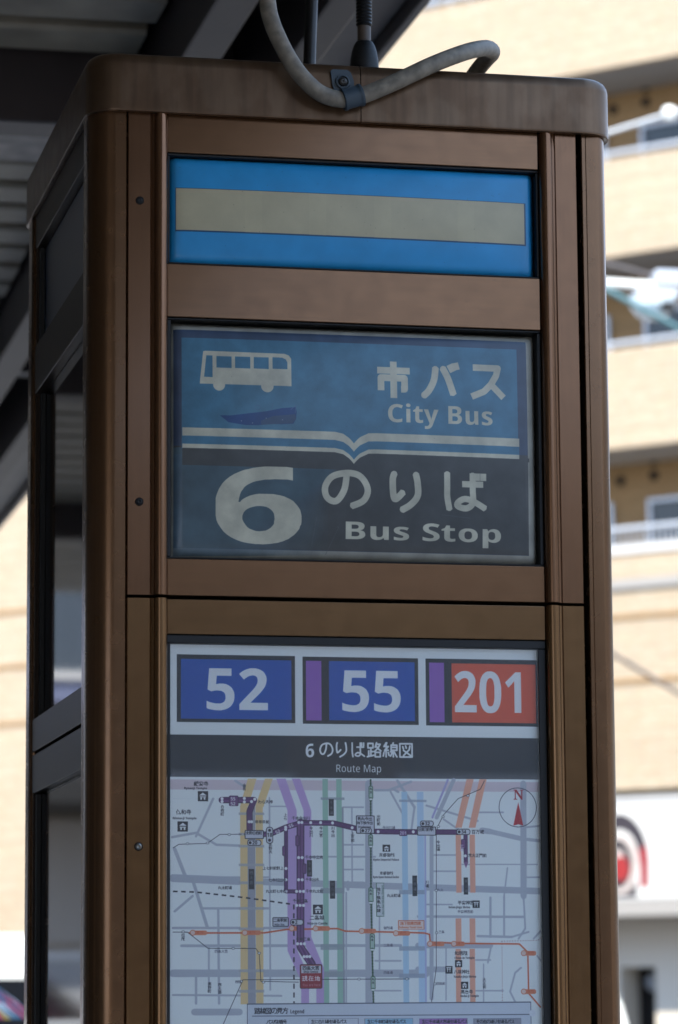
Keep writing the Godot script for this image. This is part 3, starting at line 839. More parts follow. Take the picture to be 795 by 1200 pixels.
func make_cables() -> void:
	var g := thing("grey_conduit", "weathered grey plastic conduit looping over the front of the cap", "conduit", Vector3.ZERO)
	var path := smooth_path([Vector3(-0.124, 3.52, -0.06), Vector3(-0.121, 3.2, -0.02), Vector3(-0.1190, 2.9124, 0.016), Vector3(-0.1179, 2.8426, 0.028), Vector3(-0.1133, 2.8141, 0.032), Vector3(-0.1015, 2.7849, 0.034), Vector3(-0.0874, 2.7604, 0.034), Vector3(-0.0728, 2.7418, 0.034), Vector3(-0.051, 2.7253, 0.031), Vector3(-0.0243, 2.7201, 0.027), Vector3(0.002, 2.7259, 0.027), Vector3(0.0418, 2.7436, 0.030), Vector3(0.0917, 2.7697, 0.030), Vector3(0.138, 2.7938, 0.010), Vector3(0.1727, 2.8134, -0.030), Vector3(0.1949, 2.8262, -0.070), Vector3(0.2103, 2.8328, -0.110), Vector3(0.2108, 2.8330, -0.150), Vector3(0.2050, 2.822, -0.200), Vector3(0.197, 2.795, -0.25), Vector3(0.193, 2.768, -0.27)])
	obj("tube", Shape.new().tube(path, 0.0106, 18), soft["grey conduit"], g)
	# the clamp: a tab screwed to the cap and a band round the conduit
	var tab := flatv([-0.0345, 2.7600, -0.0315, 2.7622, -0.0130, 2.7622, -0.0085, 2.7590, -0.0045, 2.7480, -0.0045, 2.7330, -0.0300, 2.7330, -0.0325, 2.7440])
	var clamp := obj("clamp", Shape.new().prism(tab, 2, 0.0115, 0.0150), soft["blue grey plastic"], g)
	var band := Shape.new()
	var along := Vector3(0.0135, 0.0043, 0.0).normalized()
	var mid := Vector3(-0.0095, 2.7235, 0.0268)
	band.tube(PackedVector3Array([mid - along * 0.0130, mid - along * 0.0125, mid - along * 0.0095, mid - along * 0.0090, mid + along * 0.0090, mid + along * 0.0095, mid + along * 0.0125, mid + along * 0.0130]), PackedFloat32Array([0.0125, 0.0146, 0.0146, 0.0134, 0.0134, 0.0146, 0.0146, 0.0125]), 24)
	obj("clamp_band", band, soft["blue grey plastic"], clamp)
	obj("clamp_collar", Shape.new().lathe(Vector3(-0.0190, 2.7462, 0.0150), flatv([0.0095, 0.0, 0.0090, 0.0030, 0.0070, 0.0034, 0.0064, 0.0010]), 20, Basis(Vector3.RIGHT, PI / 2)), soft["blue grey plastic"], clamp)
	obj("screw", Shape.new().lathe(Vector3(-0.0190, 2.7462, 0.0152), flatv([0.0058, 0.0, 0.0052, 0.0028, 0.0030, 0.0042, 0.0012, 0.0042, 0.0009, 0.0025, 0.0001, 0.0025]), 16, Basis(Vector3.RIGHT, PI / 2)), soft["dull screw"], clamp)
	# a thin dark pipe that drops into the top of the kiosk
	var p := obj("thin_pipe", Shape.new().tube(smooth_path([Vector3(0.020, 3.52, -0.26), Vector3(0.014, 3.2, -0.29), Vector3(0.0088, 2.97, -0.30), Vector3(0.0060, 2.90, -0.30), Vector3(0.0036, 2.83, -0.30), Vector3(0.0030, 2.76, -0.30)]), 0.0086, 14), soft["black conduit"])
	tag(p, "thin dark pipe dropping into the cap between the two conduits", "pipe")
	# a corrugated black conduit that ends in a gland on the cap
	var c := thing("black_conduit", "black corrugated conduit with bulging rubber gland standing on the cap", "conduit", Vector3(0.0354, 2.770, -0.10))
	var wavy := PackedVector2Array()
	for q in 300:
		var y := 0.086 + q * 0.0023
		if y > 0.74:
			break
		wavy.append(Vector2(0.0098 + (0.0012 if q % 2 else 0.0), y))
	obj("hose", Shape.new().lathe(Vector3.ZERO, wavy, 20), soft["black conduit"], c)
	obj("collar", Shape.new().lathe(Vector3.ZERO, flatv([0.0088, 0.064, 0.0088, 0.0855, 0.0070, 0.086]), 20), soft["brown collar"], c)
	obj("gland", Shape.new().lathe(Vector3.ZERO, flatv([0.0185, 0.0, 0.0190, 0.012, 0.0190, 0.026, 0.0182, 0.040, 0.0165, 0.051, 0.0140, 0.059, 0.0112, 0.064, 0.0088, 0.0655]), 28), soft["rubber"], c)


func draw_top_band() -> Image:                    # the blue panel with a blank cream bar; units are millimetres
	var a := Press.new(475.0, 139.0, 1.6, Color(0.17, 0.59, 0.82))
	var f := FastNoiseLite.new()
	f.seed = 5
	a.rect(8.5, 41.0, 461.5, 96.5, Color(0.10, 0.27, 0.42))
	a.rect(9.6, 42.0, 460.4, 95.4, Color(0.74, 0.70, 0.58))
	for x in [96, 178, 262, 371]:                # faint seams of the bar behind the panel
		a.rect(x, 42.0, x + 22, 95.4, Color(0.77, 0.73, 0.60), 0.4)
	grime(a.im, 11, 0.025, 0.4)
	return a.im


# uneven weathering of a printed panel: broad fading and fine specks
func grime(im: Image, seed_: int, amount: float, specks: float) -> void:
	var f := FastNoiseLite.new()
	f.seed = seed_
	f.fractal_octaves = 4
	f.frequency = 0.011
	var r := RandomNumberGenerator.new()
	r.seed = seed_
	for y in im.get_height():
		for x in im.get_width():
			var c := im.get_pixel(x, y)
			var w := 1.0 + f.get_noise_2d(x, y) * amount * 2.0 + r.randf_range(-0.5, 0.5) * amount * 0.6
			im.set_pixel(x, y, Color(minf(c.r * w, 1), minf(c.g * w, 1), minf(c.b * w, 1)))
	for q in int(specks * 260):
		var x := r.randi_range(1, im.get_width() - 3)
		var y := r.randi_range(1, im.get_height() - 3)
		var dark := Color(0.10, 0.12, 0.16) if r.randf() < 0.6 else Color(0.55, 0.58, 0.6)
		im.set_pixel(x, y, im.get_pixel(x, y).lerp(dark, r.randf_range(0.2, 0.6)))
		if r.randf() < 0.3:
			im.set_pixel(x + 1, y, im.get_pixel(x + 1, y).lerp(dark, 0.3))


func draw_stop_sign() -> Image:                   # City Bus, boarding place 6
	var a := Press.new(477.0, 298.0, 2.1, Color(0.62, 0.615, 0.575))
	a.warp = PackedFloat32Array([1.073126, 0.0007185146, -212.4936, -0.04039332, 1.081118, -397.8559, -0.00005709839, 0.00003879168, 1.0])
	var cream := Color(0.75, 0.735, 0.655)
	var blue := Color(0.27, 0.455, 0.555)
	var dark := Color(0.27, 0.275, 0.275)
	a.rect(204.5, 385.5, 623, 651.5, Color(0.23, 0.29, 0.38))            # shadow round the blue field, painted into the print
	a.rect(213.5, 395.6, 610, 537.5, blue)
	a.rect(213.5, 522, 623.5, 651, dark)
	a.poly([204.5, 522, 214, 522.5, 611, 537, 623, 537.5, 623, 542, 204.5, 532], dark)
	for s in 16:                                                          # blue grey haze painted over the left of the dark half
		a.poly([204.5, 524, 300 - s * 3 + 130, 530, 250 + s * 9, 651, 204.5, 651], Color(0.32, 0.41, 0.47), 0.07)
	# the two bands, dipping to a point at the fold
	var band := func(y0: float, y1: float, c: Color) -> void:
		var top := []
		var low := []
		for s in 41:
			var u := lerpf(214.0, 610.8, s / 40.0)
			for uu in ([u] if s != 20 else [409.0, 411.5, 413.5, 415.0, 416.5, 418.5, 421.0]):
				var slope: float = (uu - 214.0) * 0.0340
				var dip := 13.0 * pow(maxf(0.0, 1.0 - absf(uu - 415.0) / 22.0), 2.2)
				top.append([uu, y0 + slope + dip])
				low.append([uu, y1 + slope + dip])
		low.reverse()
		var flat := []
		for q in top + low:
			flat.append_array(q)
		a.poly(flat, c)
	a.rect(213.5, 518, 611, 537, blue)
	band.call(520.5, 545.0, dark)
	band.call(510.6, 520.5, blue)
	band.call(501.0, 510.6, cream)
	band.call(520.0, 525.0, cream)
	# the bus
	var y := func(u: float) -> float: return (u - 234.0) * 0.032
	a.poly([238.5, 411.8, 241, 411.2, 334, 415.2, 339, 417.2, 341.7, 421, 341.9, 453.6, 234.4, 449.8, 234.6, 446], cream)
	a.disc(257, 451.3, 7.6, cream)
	a.disc(313.5, 453.2, 8.0, cream)
	a.poly([242.2, 416.6, 249.4, 416.8, 249.4, 442.4, 239.4, 441.8], blue)
	for w in [[254, 271.7], [275.8, 293.6], [297.8, 315.3]]:
		a.poly([w[0], 417 + y.call(w[0] - 3), w[1], 417 + y.call(w[1] - 3), w[1], 430.6 + y.call(w[1]), w[0], 430.4 + y.call(w[0])], blue)
	a.poly([319.8, 419.2, 331, 419.8, 335.4, 421.8, 337.2, 425.5, 337.2, 433.4, 319.8, 432.8], blue)
	# where a sticker was torn off
	a.poly([257.8, 487.3, 270, 487.6, 290, 485.4, 312, 483, 330, 479.4, 346.8, 478.2, 347.8, 484, 347, 492, 344, 497.5, 330, 498.2, 318, 497.6, 303, 499.2, 288, 499, 268, 495.5], Color(0.12, 0.27, 0.47))
	a.poly([306, 494, 320, 488.5, 346, 486.5, 347, 492, 343, 497, 328, 497.8, 306, 498.8], Color(0.24, 0.32, 0.42), 0.8)
	a.ring(302, 478.5, 3.2, 0.5, Color(0.30, 0.40, 0.52))
	a.line([318, 482, 320, 474], 0.5, Color(0.32, 0.42, 0.54))
	a.line([341, 481, 347, 476, 346, 485], 0.6, Color(0.32, 0.42, 0.54))
	for q in [[283, 494], [296, 496.5], [312, 491], [331, 493]]:
		a.disc(q[0], q[1], 0.7, Color(0.5, 0.55, 0.6))
	# lettering
	a.kanji("市", 440.5, 423.6, 47, cream, 0.185)
	a.kanji("バ", 497, 424.6, 46.0, cream, 0.19)
	a.kanji("ス", 551.5, 424.6, 47.0, cream, 0.18)
	a.text("City Bus", 454.7, 495.4, 22.6, cream, 137.0)
	a.text("6", 253.0, 636.2, 94.0, cream, 106.0)
	a.kanji("の", 379.0, 552.5, 46.0, cream, 0.18, 0.0, false, 1.3)
	a.kanji("り", 456.5, 555.5, 46.0, cream, 0.185)
	a.kanji("ば", 520.0, 554.5, 47.0, cream, 0.17, 0.0, false, 1.18)
	a.text("Bus Stop", 403.7, 632.2, 21.6, cream, 204.0)
	for q in [[519, 604, 553, 608], [366, 640, 372, 606], [383, 650, 398, 618]]:   # scratches
		a.line(q, 0.35, Color(0.36, 0.38, 0.40))
	grime(a.im, 23, 0.07, 1.0)
	return a.im


func draw_route_map() -> Image:
	var a := Press.new(470.0, 860.0, 2.2, Color(0.93, 0.95, 0.945))
	a.warp = PackedFloat32Array([1.074344, 0.0006284941, -215.0476, -0.0174038, 1.066564, -801.6025, -0.00005709839, 0.00003879168, 1.0])
	var white := Color(0.93, 0.945, 0.945)
	var black := Color(0.085, 0.088, 0.105)
	var road := Color(0.72, 0.735, 0.775)
	var plum := Color(0.36, 0.18, 0.40)
	var ink := Color(0.12, 0.12, 0.16)
	# three line numbers
	a.rect(207.5, 766.8, 346.4, 847.4, black)
	a.rect(212.0, 772.0, 342.0, 843.4, Color(0.03, 0.325, 0.70))
	a.text("52", 242.0, 831.6, 50.5, white, 76.0)
	a.rect(354.8, 769.2, 491.0, 849.4, black)
	a.rect(358.5, 774.2, 377.2, 844.2, Color(0.60, 0.38, 0.74))
	a.rect(385.6, 774.8, 486.8, 845.4, Color(0.03, 0.325, 0.70))
	a.text("55", 401.0, 833.6, 50.5, white, 74.5)
	a.rect(499.0, 771.6, 632.0, 851.6, black)
	a.rect(503.0, 776.6, 521.2, 846.6, Color(0.60, 0.38, 0.74))
	a.rect(529.3, 777.4, 629.0, 847.8, Color(0.88, 0.34, 0.17))
	a.text("201", 533.4, 834.6, 50.5, white, 92.0)
	# heading
	a.rect(195.0, 860.6, 645.0, 913.4, Color(0.105, 0.108, 0.12))
	a.text("6", 358.5, 887.4, 16.5, white, 10.5)
	a.kanji("のり", 374.8, 870.2, 17.2, white, 0.135, 19.6)
	a.kanji("ば", 411.4, 870.6, 17.0, white, 0.13)
	a.kanji("路線図", 430.6, 870.3, 18.2, white, 0.125, 20.2)
	a.text("Route Map", 393.8, 904.6, 9.0, white, 57.5, false)
	# the map's ground and streets
	a.rect(195.0, 913.2, 645.0, 928.2, Color(0.86, 0.80, 0.82))
	var bands := [[281.5, 290.8, Color(0.92, 0.80, 0.57)], [299.6, 308.8, Color(0.92, 0.80, 0.57)], [378.2, 386.4, Color(0.62, 0.78, 0.70)], [394.2, 402.6, Color(0.62, 0.78, 0.70)], [470.6, 480.0, Color(0.72, 0.84, 0.92)], [489.0, 499.0, Color(0.75, 0.85, 0.93)]]
	for h in [[203, 1029, 281, 1032.5, 9.5], [281, 1032.5, 640, 1044.5, 8], [203, 1087.5, 337, 1087.5, 3], [213, 1108.4, 470, 1108, 3.4], [203, 1140.6, 500, 1140.6, 9], [203, 1166, 330, 1167, 2.4], [228, 1186, 281, 1186, 8], [365, 1004, 440, 1004, 2.2], [402, 946, 426, 946, 2], [402, 990, 426, 990, 2], [402, 1019, 426, 1019, 2], [402, 1034, 426, 1034, 2], [440, 1126, 470, 1126, 2.2], [440, 1161, 470, 1161, 2], [540, 1013, 630, 1013, 1.6], [508, 1002, 535, 1002, 2], [508, 1021, 540, 1021, 2], [500, 1060, 530, 1060, 2], [490, 1074, 615, 1074.5, 3], [560, 1097, 600, 1098, 3], [600, 1098, 620, 1092, 2.4], [558, 1125, 575, 1125, 2], [490, 1108, 575, 1108, 7], [490, 1136, 522, 1136, 7], [558, 1161, 590, 1161, 2], [236, 1064.5, 315, 1064.5, 2.8], [258, 1028, 315, 1028, 2], [203, 936, 262, 936, 0.1], [565, 973, 575, 974.5, 7], [575, 974.5, 612, 983, 6], [612, 983, 640, 986, 4], [558, 952, 590, 952, 2.2], [612, 970, 640, 967, 2.4], [616, 1028, 640, 1028, 2], [560, 1040, 598, 1040, 1.6]]:
		a.line([h[0], h[1], h[2], h[3]], h[4], road)
	for s in [[250, 936, 230, 980, 3], [230, 976, 202, 981, 3], [230, 976, 254, 990, 3], [254, 990, 281, 991, 3], [205, 995, 219, 1031, 4.4], [226, 1031, 243, 1086, 4], [226, 1050, 205, 1068, 3], [256, 1065, 257, 1176, 3], [245, 1110, 245, 1160, 2.4], [230, 1143, 230, 1176, 3], [276, 915, 292, 925, 3], [316, 935, 317, 1160, 2.2], [317, 945, 337, 945, 1.8], [412.6, 946, 413, 1038, 2], [408, 1034, 408, 1042, 4], [406, 1046, 406, 1176, 2], [445, 1074, 445, 1140, 2], [432.5, 918.6, 433, 1176, 9.5], [467, 928, 460, 924, 3], [440, 926, 456, 926, 3], [456, 926, 482, 916, 3], [458, 928, 474, 957, 2.6], [466, 915, 486, 946, 3.4], [486, 946, 482, 975, 2.6], [532, 914, 512, 958, 5], [500, 944, 560, 962, 2.6], [506, 975, 506, 1170, 5], [520, 960, 545, 977, 2.4], [613.6, 918.4, 614, 1050, 8], [595, 1017, 591, 1050, 2], [591, 1050, 591, 1098, 2.6], [575, 1052, 575, 1098, 3], [614, 1052, 616, 1088, 2.4], [616, 1088, 608, 1100, 2.4], [576, 1108, 572, 1128, 2.4], [567, 1130, 567, 1174, 1.8], [604, 1140, 611, 1134, 2.4], [604, 1140, 598, 1162, 2.4], [598, 1162, 604, 1174, 2.4], [523, 1110, 523, 1172, 1.8], [640, 1085, 626, 1100, 2.4], [630, 1120, 640, 1132, 2]]:
		a.line([s[0], s[1], s[2], s[3]], s[4], road)
	for p in [[285.6, 299], [390.2, 399], [484.6, 494]]:
		a.rect(p[0] + 4.6, 946, p[0] + 14.2, 1180, Color(0.64, 0.65, 0.69))
	for b in bands:
		a.rect(b[0], 928 if b[0] > 460 else 944 if b[0] < 310 else 913, b[1], 1177, b[2])
	a.poly([290.6, 912.5, 300.9, 912.5, 291.0, 945, 281.6, 945], bands[0][2])
	a.poly([310.7, 912.5, 320.0, 912.5, 308.8, 946, 299.5, 945], bands[0][2])
	for y in [952, 976, 990, 1012, 1033, 1063, 1087, 1136, 1160]:              # streets run over the coloured avenues
		a.rect(280.0, y, 310.0, y + 3.2, Color(0.68, 0.69, 0.72), 0.8)
	for y in [936, 1042, 1108, 1140]:
		a.rect(376.0, y - 1.6, 404.0, y + (5 if y > 1040 else 1.5), Color(0.60, 0.64, 0.66), 0.8)
		a.rect(468.0, y + 1, 500.0, y + (6 if y > 1040 else 4), Color(0.62, 0.66, 0.72), 0.8)
	var lilac := Color(0.77, 0.65, 0.84)
	a.poly([324.0, 912.5, 335.0, 912.5, 348.0, 950, 348.0, 1112, 362.5, 1145, 362.5, 1178, 353.2, 1178, 353.2, 1150, 337.2, 1114, 337.2, 950], lilac)
	a.poly([342.2, 912.5, 352.0, 912.5, 365.0, 950, 365.0, 1098, 380.0, 1135, 380.0, 1178, 371.0, 1178, 371.0, 1140, 356.0, 1102, 356.0, 950], lilac)
	var peach := Color(0.94, 0.68, 0.57)
	a.poly([547.0, 913, 555.4, 913, 541.4, 970, 533.8, 970], peach)
	a.poly([562.0, 913, 570.6, 913, 557.4, 970, 549.6, 970], peach)
	for v in [[978, 1046], [1076, 1105], [1112, 1174]]:
		a.rect(534.0, v[0], 541.2, v[1], peach)
		a.rect(550.4, v[0], 557.6, v[1], peach)
	a.line([525, 914, 507, 958], 2.6, Color(0.70, 0.68, 0.84))
	a.line([498.5, 980, 499.5, 1176], 2.2, Color(0.72, 0.74, 0.88))
	# railways and underground lines
	a.dashes([203, 1044.6, 230, 1045.4, 288, 1052, 340, 1059.4], 1.8, ink, 5.6, 4.4)
	a.dashes([344.6, 1060, 344.8, 1176], 1.8, ink, 6.0, 4.6)
	a.dashes([434.6, 914, 435.0, 1050, 436.6, 1120, 438, 1176], 2.2, Color(0.14, 0.30, 0.20), 1.6, 2.0)
	var amber := Color(0.83, 0.40, 0.23)
	a.line([222, 1093.4, 310, 1093.2, 336, 1089.2, 396, 1088.2, 405, 1091.2, 470, 1092.5, 498, 1093.4, 503.5, 1095, 504.5, 1104, 540, 1105.6, 609, 1106.2, 619, 1116, 620, 1164, 634, 1180], 0.5, Color(0.90, 0.62, 0.48))
	a.dashes([222, 1093.4, 310, 1093.2, 336, 1089.2, 396, 1088.2, 405, 1091.2, 470, 1092.5, 498, 1093.4, 503.5, 1095, 504.5, 1104, 540, 1105.6, 609, 1106.2, 619, 1116, 620, 1164, 634, 1180], 2.1, amber, 1.3, 1.5)
	for q in [[225, 1093, 18], [286, 1093, 20], [341, 1088, 14], [369, 1088, 18], [423, 1091, 18], [463, 1093.6, 18], [503, 1106, 18], [531, 1106, 14], [613, 1117, 16], [613, 1162, 16]]:
		a.round_rect(q[0], q[1] - 2.6, q[0] + q[2], q[1] + 2.8, 2.4, Color(0.88, 0.52, 0.36))
		a.disc(q[0] + 1.2, q[1], 3.3, Color(0.90, 0.78, 0.72))
		a.ring(q[0] + 1.2, q[1], 3.2, 0.7, amber)
		a.kanji("東西", q[0] + 5.5, q[1] - 2.2, 4.0, amber, 0.1)
	a.dashes([588.5, 1103, 589, 1174], 0.9, Color(0.60, 0.35, 0.34), 1.2, 2.2)
	a.dashes([588, 1103, 631, 1102, 640, 1095], 0.9, Color(0.60, 0.35, 0.34), 1.2, 2.2)
	a.line([203, 993.6, 210, 989.4, 243, 988.4, 258, 977.8, 283, 977.6], 0.7, ink)
	a.line([203, 1092.4, 220, 1092.4, 244, 1111.4, 300, 1111.4, 304, 1117, 306, 1150, 350, 1151], 0.7, ink)
	a.line([262, 1200, 285, 1148.2, 480, 1147.2], 0.7, ink)
	a.line([568, 915, 563, 925, 537, 936, 520, 955, 514, 967, 511.6, 975, 511.5, 1135, 506, 1174], 0.7, ink)
	for q in [[220, 988.8], [269, 978], [243.5, 988], [288, 977.6], [215, 1092], [273.6, 1111.4], [304, 1117], [309, 1151], [283, 1150], [421, 1147.4], [477, 1147.2], [548.6, 932.5], [519.5, 957], [514, 968.6], [511.6, 1043.5], [512, 1093], [510, 1153]]:
		a.disc(q[0], q[1], 2.0, ink, 0.75)
		a.disc(q[0], q[1], 1.5, white, 0.72)
	# the bus routes
	for w in [[1.6, Color(0.20, 0.10, 0.24)], [0.0, plum]]:
		a.line([260, 937.6, 298, 937.6, 292.6, 951, 292.8, 972], 6.0 + w[0], w[1])
		a.line([300, 978.4, 318, 977, 335, 969.6, 353, 964.2, 391, 964.6, 416, 970.4, 440, 974.4, 484, 975, 544, 975.2], 5.0 + w[0], w[1])
		a.line([545.8, 976, 546.2, 1010], 3.6 + w[0], w[1])
		a.line([335.4, 970, 335.4, 1044.6, 352, 1044.8], 3.2 + w[0], w[1])
		a.line([352.4, 964, 352.4, 1110, 366, 1130], 8.0 + w[0], w[1])
	a.line([350.6, 964, 350.6, 1108, 362, 1130], 0.7, Color(0.62, 0.42, 0.66))
	a.line([354.2, 964, 354.2, 1108, 368, 1130], 0.7, Color(0.62, 0.42, 0.66))
	a.line([262, 938.6, 296, 938.6], 0.6, Color(0.62, 0.42, 0.66))
	a.line([300, 979.4, 318, 978, 335, 970.6, 353, 965.2, 391, 965.6], 0.6, Color(0.62, 0.42, 0.66))
	a.poly([543.4, 1010, 549.2, 1010, 546.4, 1017.4], Color(0.50, 0.34, 0.54))
	for q in [[268.6, 932.4, 279.6, 944.6, "55", "52"], [468, 972, 477.5, 979.6, "201", ""], [540.6, 983.4, 546.4, 995, "201", ""], [346.4, 979, 351, 991.6, "", ""], [354.6, 1012, 359.4, 1024, "", ""], [331, 991.4, 335, 1003, "", ""]]:
		a.round_rect(q[0], q[1], q[2], q[3], 1.4, Color(0.20, 0.10, 0.24))
		a.round_rect(q[0] + 0.7, q[1] + 0.7, q[2] - 0.7, q[3] - 0.7, 1.1, Color(0.44, 0.26, 0.48))
		if q[4] == "55":
			a.text("55", 270.6, 938.0, 4.0, white)
			a.text("52", 270.6, 943.8, 4.0, white)
		elif q[4]:
			a.text(q[4], (q[0] + q[2]) / 2, q[3] - 1.4, 4.0, Color(0.80, 0.76, 0.84), 0.0, true, 0.0 if q[2] - q[0] > 8 else -PI / 2, true)
	a.text("52", 324, 977.5, 4.0, white, 0.0, true, -0.4)
	a.text("55", 339.5, 970.5, 4.0, white, 0.0, true, -0.4)
	# stops
	for q in [[260.5, 936], [260.5, 939.4], [286.6, 935.6], [286.6, 939.8], [295, 939.4], [298.8, 936.6], [292.2, 963], [295, 963], [335, 969.4], [335, 972], [335.4, 1017.8], [335.4, 1031], [335.4, 1044.6], [350.4, 963.8], [354, 963.8], [364.4, 964], [376, 964], [390, 964.4], [413, 970], [443.4, 974.6], [484.6, 974.8], [545.6, 1003], [350.2, 1005], [354.4, 1005], [350.2, 1031], [354.4, 1031], [347.8, 1044.6], [352, 1044.6], [356, 1044.6], [348, 1061], [352, 1061], [356, 1061], [349, 1106], [353, 1106], [357, 1106], [356.6, 1121], [360, 1121], [363.4, 1121]]:
		a.disc(q[0], q[1], 1.9, white)
	# places: small pictograms on dark squares
	for q in [[232, 927, 244, 939], [208.4, 962.4, 220.6, 974.4], [448.6, 990, 457.6, 998.4], [367, 1060, 378.8, 1071.6], [554, 1055.4, 562.6, 1064], [533.4, 1125, 542, 1133.4], [522, 1132, 530.4, 1140.6], [540.4, 1150.4, 549, 1158.8]]:
		a.rect(q[0], q[1], q[2], q[3], Color(0.11, 0.11, 0.15))
		var w: float = q[2] - q[0]
		var o := Vector2(q[0], q[1])
		if q[0] > 550.0 or q[0] == 522.0:
			for r in [[0.15, 0.18, 0.85, 0.30], [0.22, 0.42, 0.78, 0.5], [0.28, 0.2, 0.38, 0.85], [0.62, 0.2, 0.72, 0.85]]:
				a.rect(o.x + r[0] * w, o.y + r[1] * w, o.x + r[2] * w, o.y + r[3] * w, white)
		else:
			a.poly([o.x + 0.5 * w, o.y + 0.14 * w, o.x + 0.88 * w, o.y + 0.44 * w, o.x + 0.12 * w, o.y + 0.44 * w], white)
			a.rect(o.x + 0.2 * w, o.y + 0.52 * w, o.x + 0.8 * w, o.y + 0.62 * w, white)
			a.rect(o.x + 0.25 * w, o.y + 0.62 * w, o.x + 0.42 * w, o.y + 0.84 * w, white)
			a.rect(o.x + 0.58 * w, o.y + 0.62 * w, o.x + 0.75 * w, o.y + 0.84 * w, white)
	for q in [["龍安寺", 227.6, 915.6, 5.4], ["仁和寺", 206.8, 948.6, 5.6], ["京都御所", 444.6, 999.8, 4.4], ["二条城", 363.4, 1072.6, 5.4], ["平安神宮", 536.8, 1055.6, 4.6], ["知恩院", 533.4, 1114.6, 4.8], ["八坂神社", 532.4, 1136.6, 4.4], ["高台寺", 540.4, 1160, 4.6], ["百万遍", 553, 972.4, 4.8], ["京大正門前", 549, 1000.4, 4.2], ["わら天神", 303, 937.6, 4.0], ["北野白梅", 288.4, 973.4, 5.0],
		["千本中立売", 358, 1002.6, 4.0], ["千本出水", 358.4, 1028.8, 3.8], ["千本丸太町", 358.4, 1042.4, 4.0], ["七本松出水", 315, 1029.2, 4.0], ["丸太町七本松", 312, 1042.6, 3.8], ["上七軒前野上", 308, 1015.4, 3.9], ["千本今出川", 342.4, 956.8, 4.0], ["千本二条", 343.6, 1053.6, 4.2], ["千本三条", 347.4, 1098.6, 4.0], ["今出川通", 448.6, 968, 3.6], ["京都御所", 445.4, 1021.4, 3.8], ["平安神宮前", 536.4, 1066.6, 3.6], ["丸太町通", 454, 1047.6, 3.8], ["御所通", 450, 1085.8, 3.4], ["三条通", 450, 1106, 3.4], ["四条通", 450, 1138, 3.4], ["丸太町通", 256, 1038.4, 3.8], ["衣笠校前", 299.4, 961.2, 3.9], ["四条大宮", 252, 1113, 3.6], ["西院", 276, 1149, 3.2], ["丸太", 512.6, 1041, 3.6], ["三条", 514.6, 1090.4, 3.2], ["四条前", 512, 1151, 3.2]]:
		a.kanji(q[0], q[1], q[2], q[3] * 1.04, ink if q[3] > 3.65 else Color(0.34, 0.34, 0.40), 0.11)
	for q in [["今出川", 363, 968.6], ["今大宮", 374.6, 968.6], ["川今出", 388.6, 968.6], ["上京前", 411.6, 974.4], ["白梅町", 259, 943.6], ["金閣", 284.8, 918.6], ["上七", 332.8, 953], ["出町前", 442, 955], ["北野天", 315.4, 988], ["大正前", 566, 1146], ["今出通", 512, 985], ["川通", 499, 1032], ["西大路", 256, 1152], ["高野町", 244, 1151], ["松尾", 213, 1094]]:
		a.kanji(q[0], q[1], q[2], 4.0, ink, 0.11, 4.4, true)
	for q in [["Ryoanji Temple", 216, 924.8, 27], ["Ninna-ji Temple", 202.6, 960, 28], ["Kyoto Imperial Palace", 437.6, 1008.6, 31], ["Kyoto Gyoen National Garden", 437.4, 1029, 31], ["Nijo-jo Castle", 360.4, 1083.4, 24], ["Heian-jingu Shrine", 526, 1064.4, 26], ["Chion-in Temple", 533, 1123.8, 24], ["Yasaka-jinja Shrine", 532, 1145.8, 27], ["Kodai-ji Temple", 540, 1168.4, 22], ["You are here", 353.6, 1155, 22]]:
		if q[0] != "You are here":
			a.text(q[0], q[1], q[2], 2.6, ink, q[3] * 1.05)
	for q in [[385.6, 936.6, 391.6, 956.2, "千本通"], [387, 1032, 393.2, 1053, "堀川通"], [291.8, 1018.4, 298.2, 1042.4, "西大路"], [360, 1008, 366, 1027.4, "千本通"], [483.4, 1026, 489, 1050.2, "川端通"], [543.6, 1028.2, 549, 1048.2, "東山通"]]:
		a.rect(q[0], q[1], q[2], q[3], Color(0.14, 0.14, 0.16))
		a.kanji(q[4], q[0] + 1.2, q[1] + 2.4, 4.0, Color(0.45, 0.45, 0.47), 0.1, 6.0, true)
	# interchange plates
	for q in [[287.0, 972.8, 309.4, 983.2], [417.4, 955.6, 439.4, 977], [489, 968.6, 511.4, 979.2], [319.6, 1075, 338.6, 1086.0]]:
		a.round_rect(q[0], q[1], q[2], q[3], 1.2, ink)
		a.round_rect(q[0] + 0.9, q[1] + 0.9, q[2] - 0.9, q[3] - 0.9, 0.8, Color(0.80, 0.81, 0.85))
	a.kanji("北野白梅町", 288.6, 974.2, 4.0, ink, 0.12, 4.0)
	a.kanji("烏丸今出", 419.4, 957.4, 4.2, ink, 0.12, 4.6)
	a.kanji("地下鉄今出", 418.6, 962.4, 3.8, ink, 0.12, 4.0)
	a.kanji("出町前駅", 490.6, 969.8, 4.4, ink, 0.12, 4.9)
	a.kanji("二条駅前", 321, 1076.4, 4.0, ink, 0.12, 4.2)
	a.text("Nijo Sta.", 322, 1084.6, 2.2, ink, 13)
	a.text("Imadegawa", 420, 970, 2.2, ink, 16)
	for q in [[290, 987.6, 306.6, 20], [422, 973.4, 436, 27], [492.4, 965.2, 508.6, 32], [535, 974.8, 551.6, 34], [340.2, 1080.8, 356, 2]]:
		a.round_rect(q[0], q[1] - 3.6, q[2], q[1] + 3.6, 3.4, ink)
		a.round_rect(q[0] + 0.8, q[1] - 2.8, q[2] - 0.8, q[1] + 2.8, 2.6, Color(0.82, 0.83, 0.86))
		a.disc(q[0] + 3.4, q[1], 1.8, ink)
		a.text(str(int(q[3])), q[0] + 6, q[1] + 2.0, 4.2, ink)
	a.round_rect(312, 969.0, 320.4, 988.6, 3.6, ink)
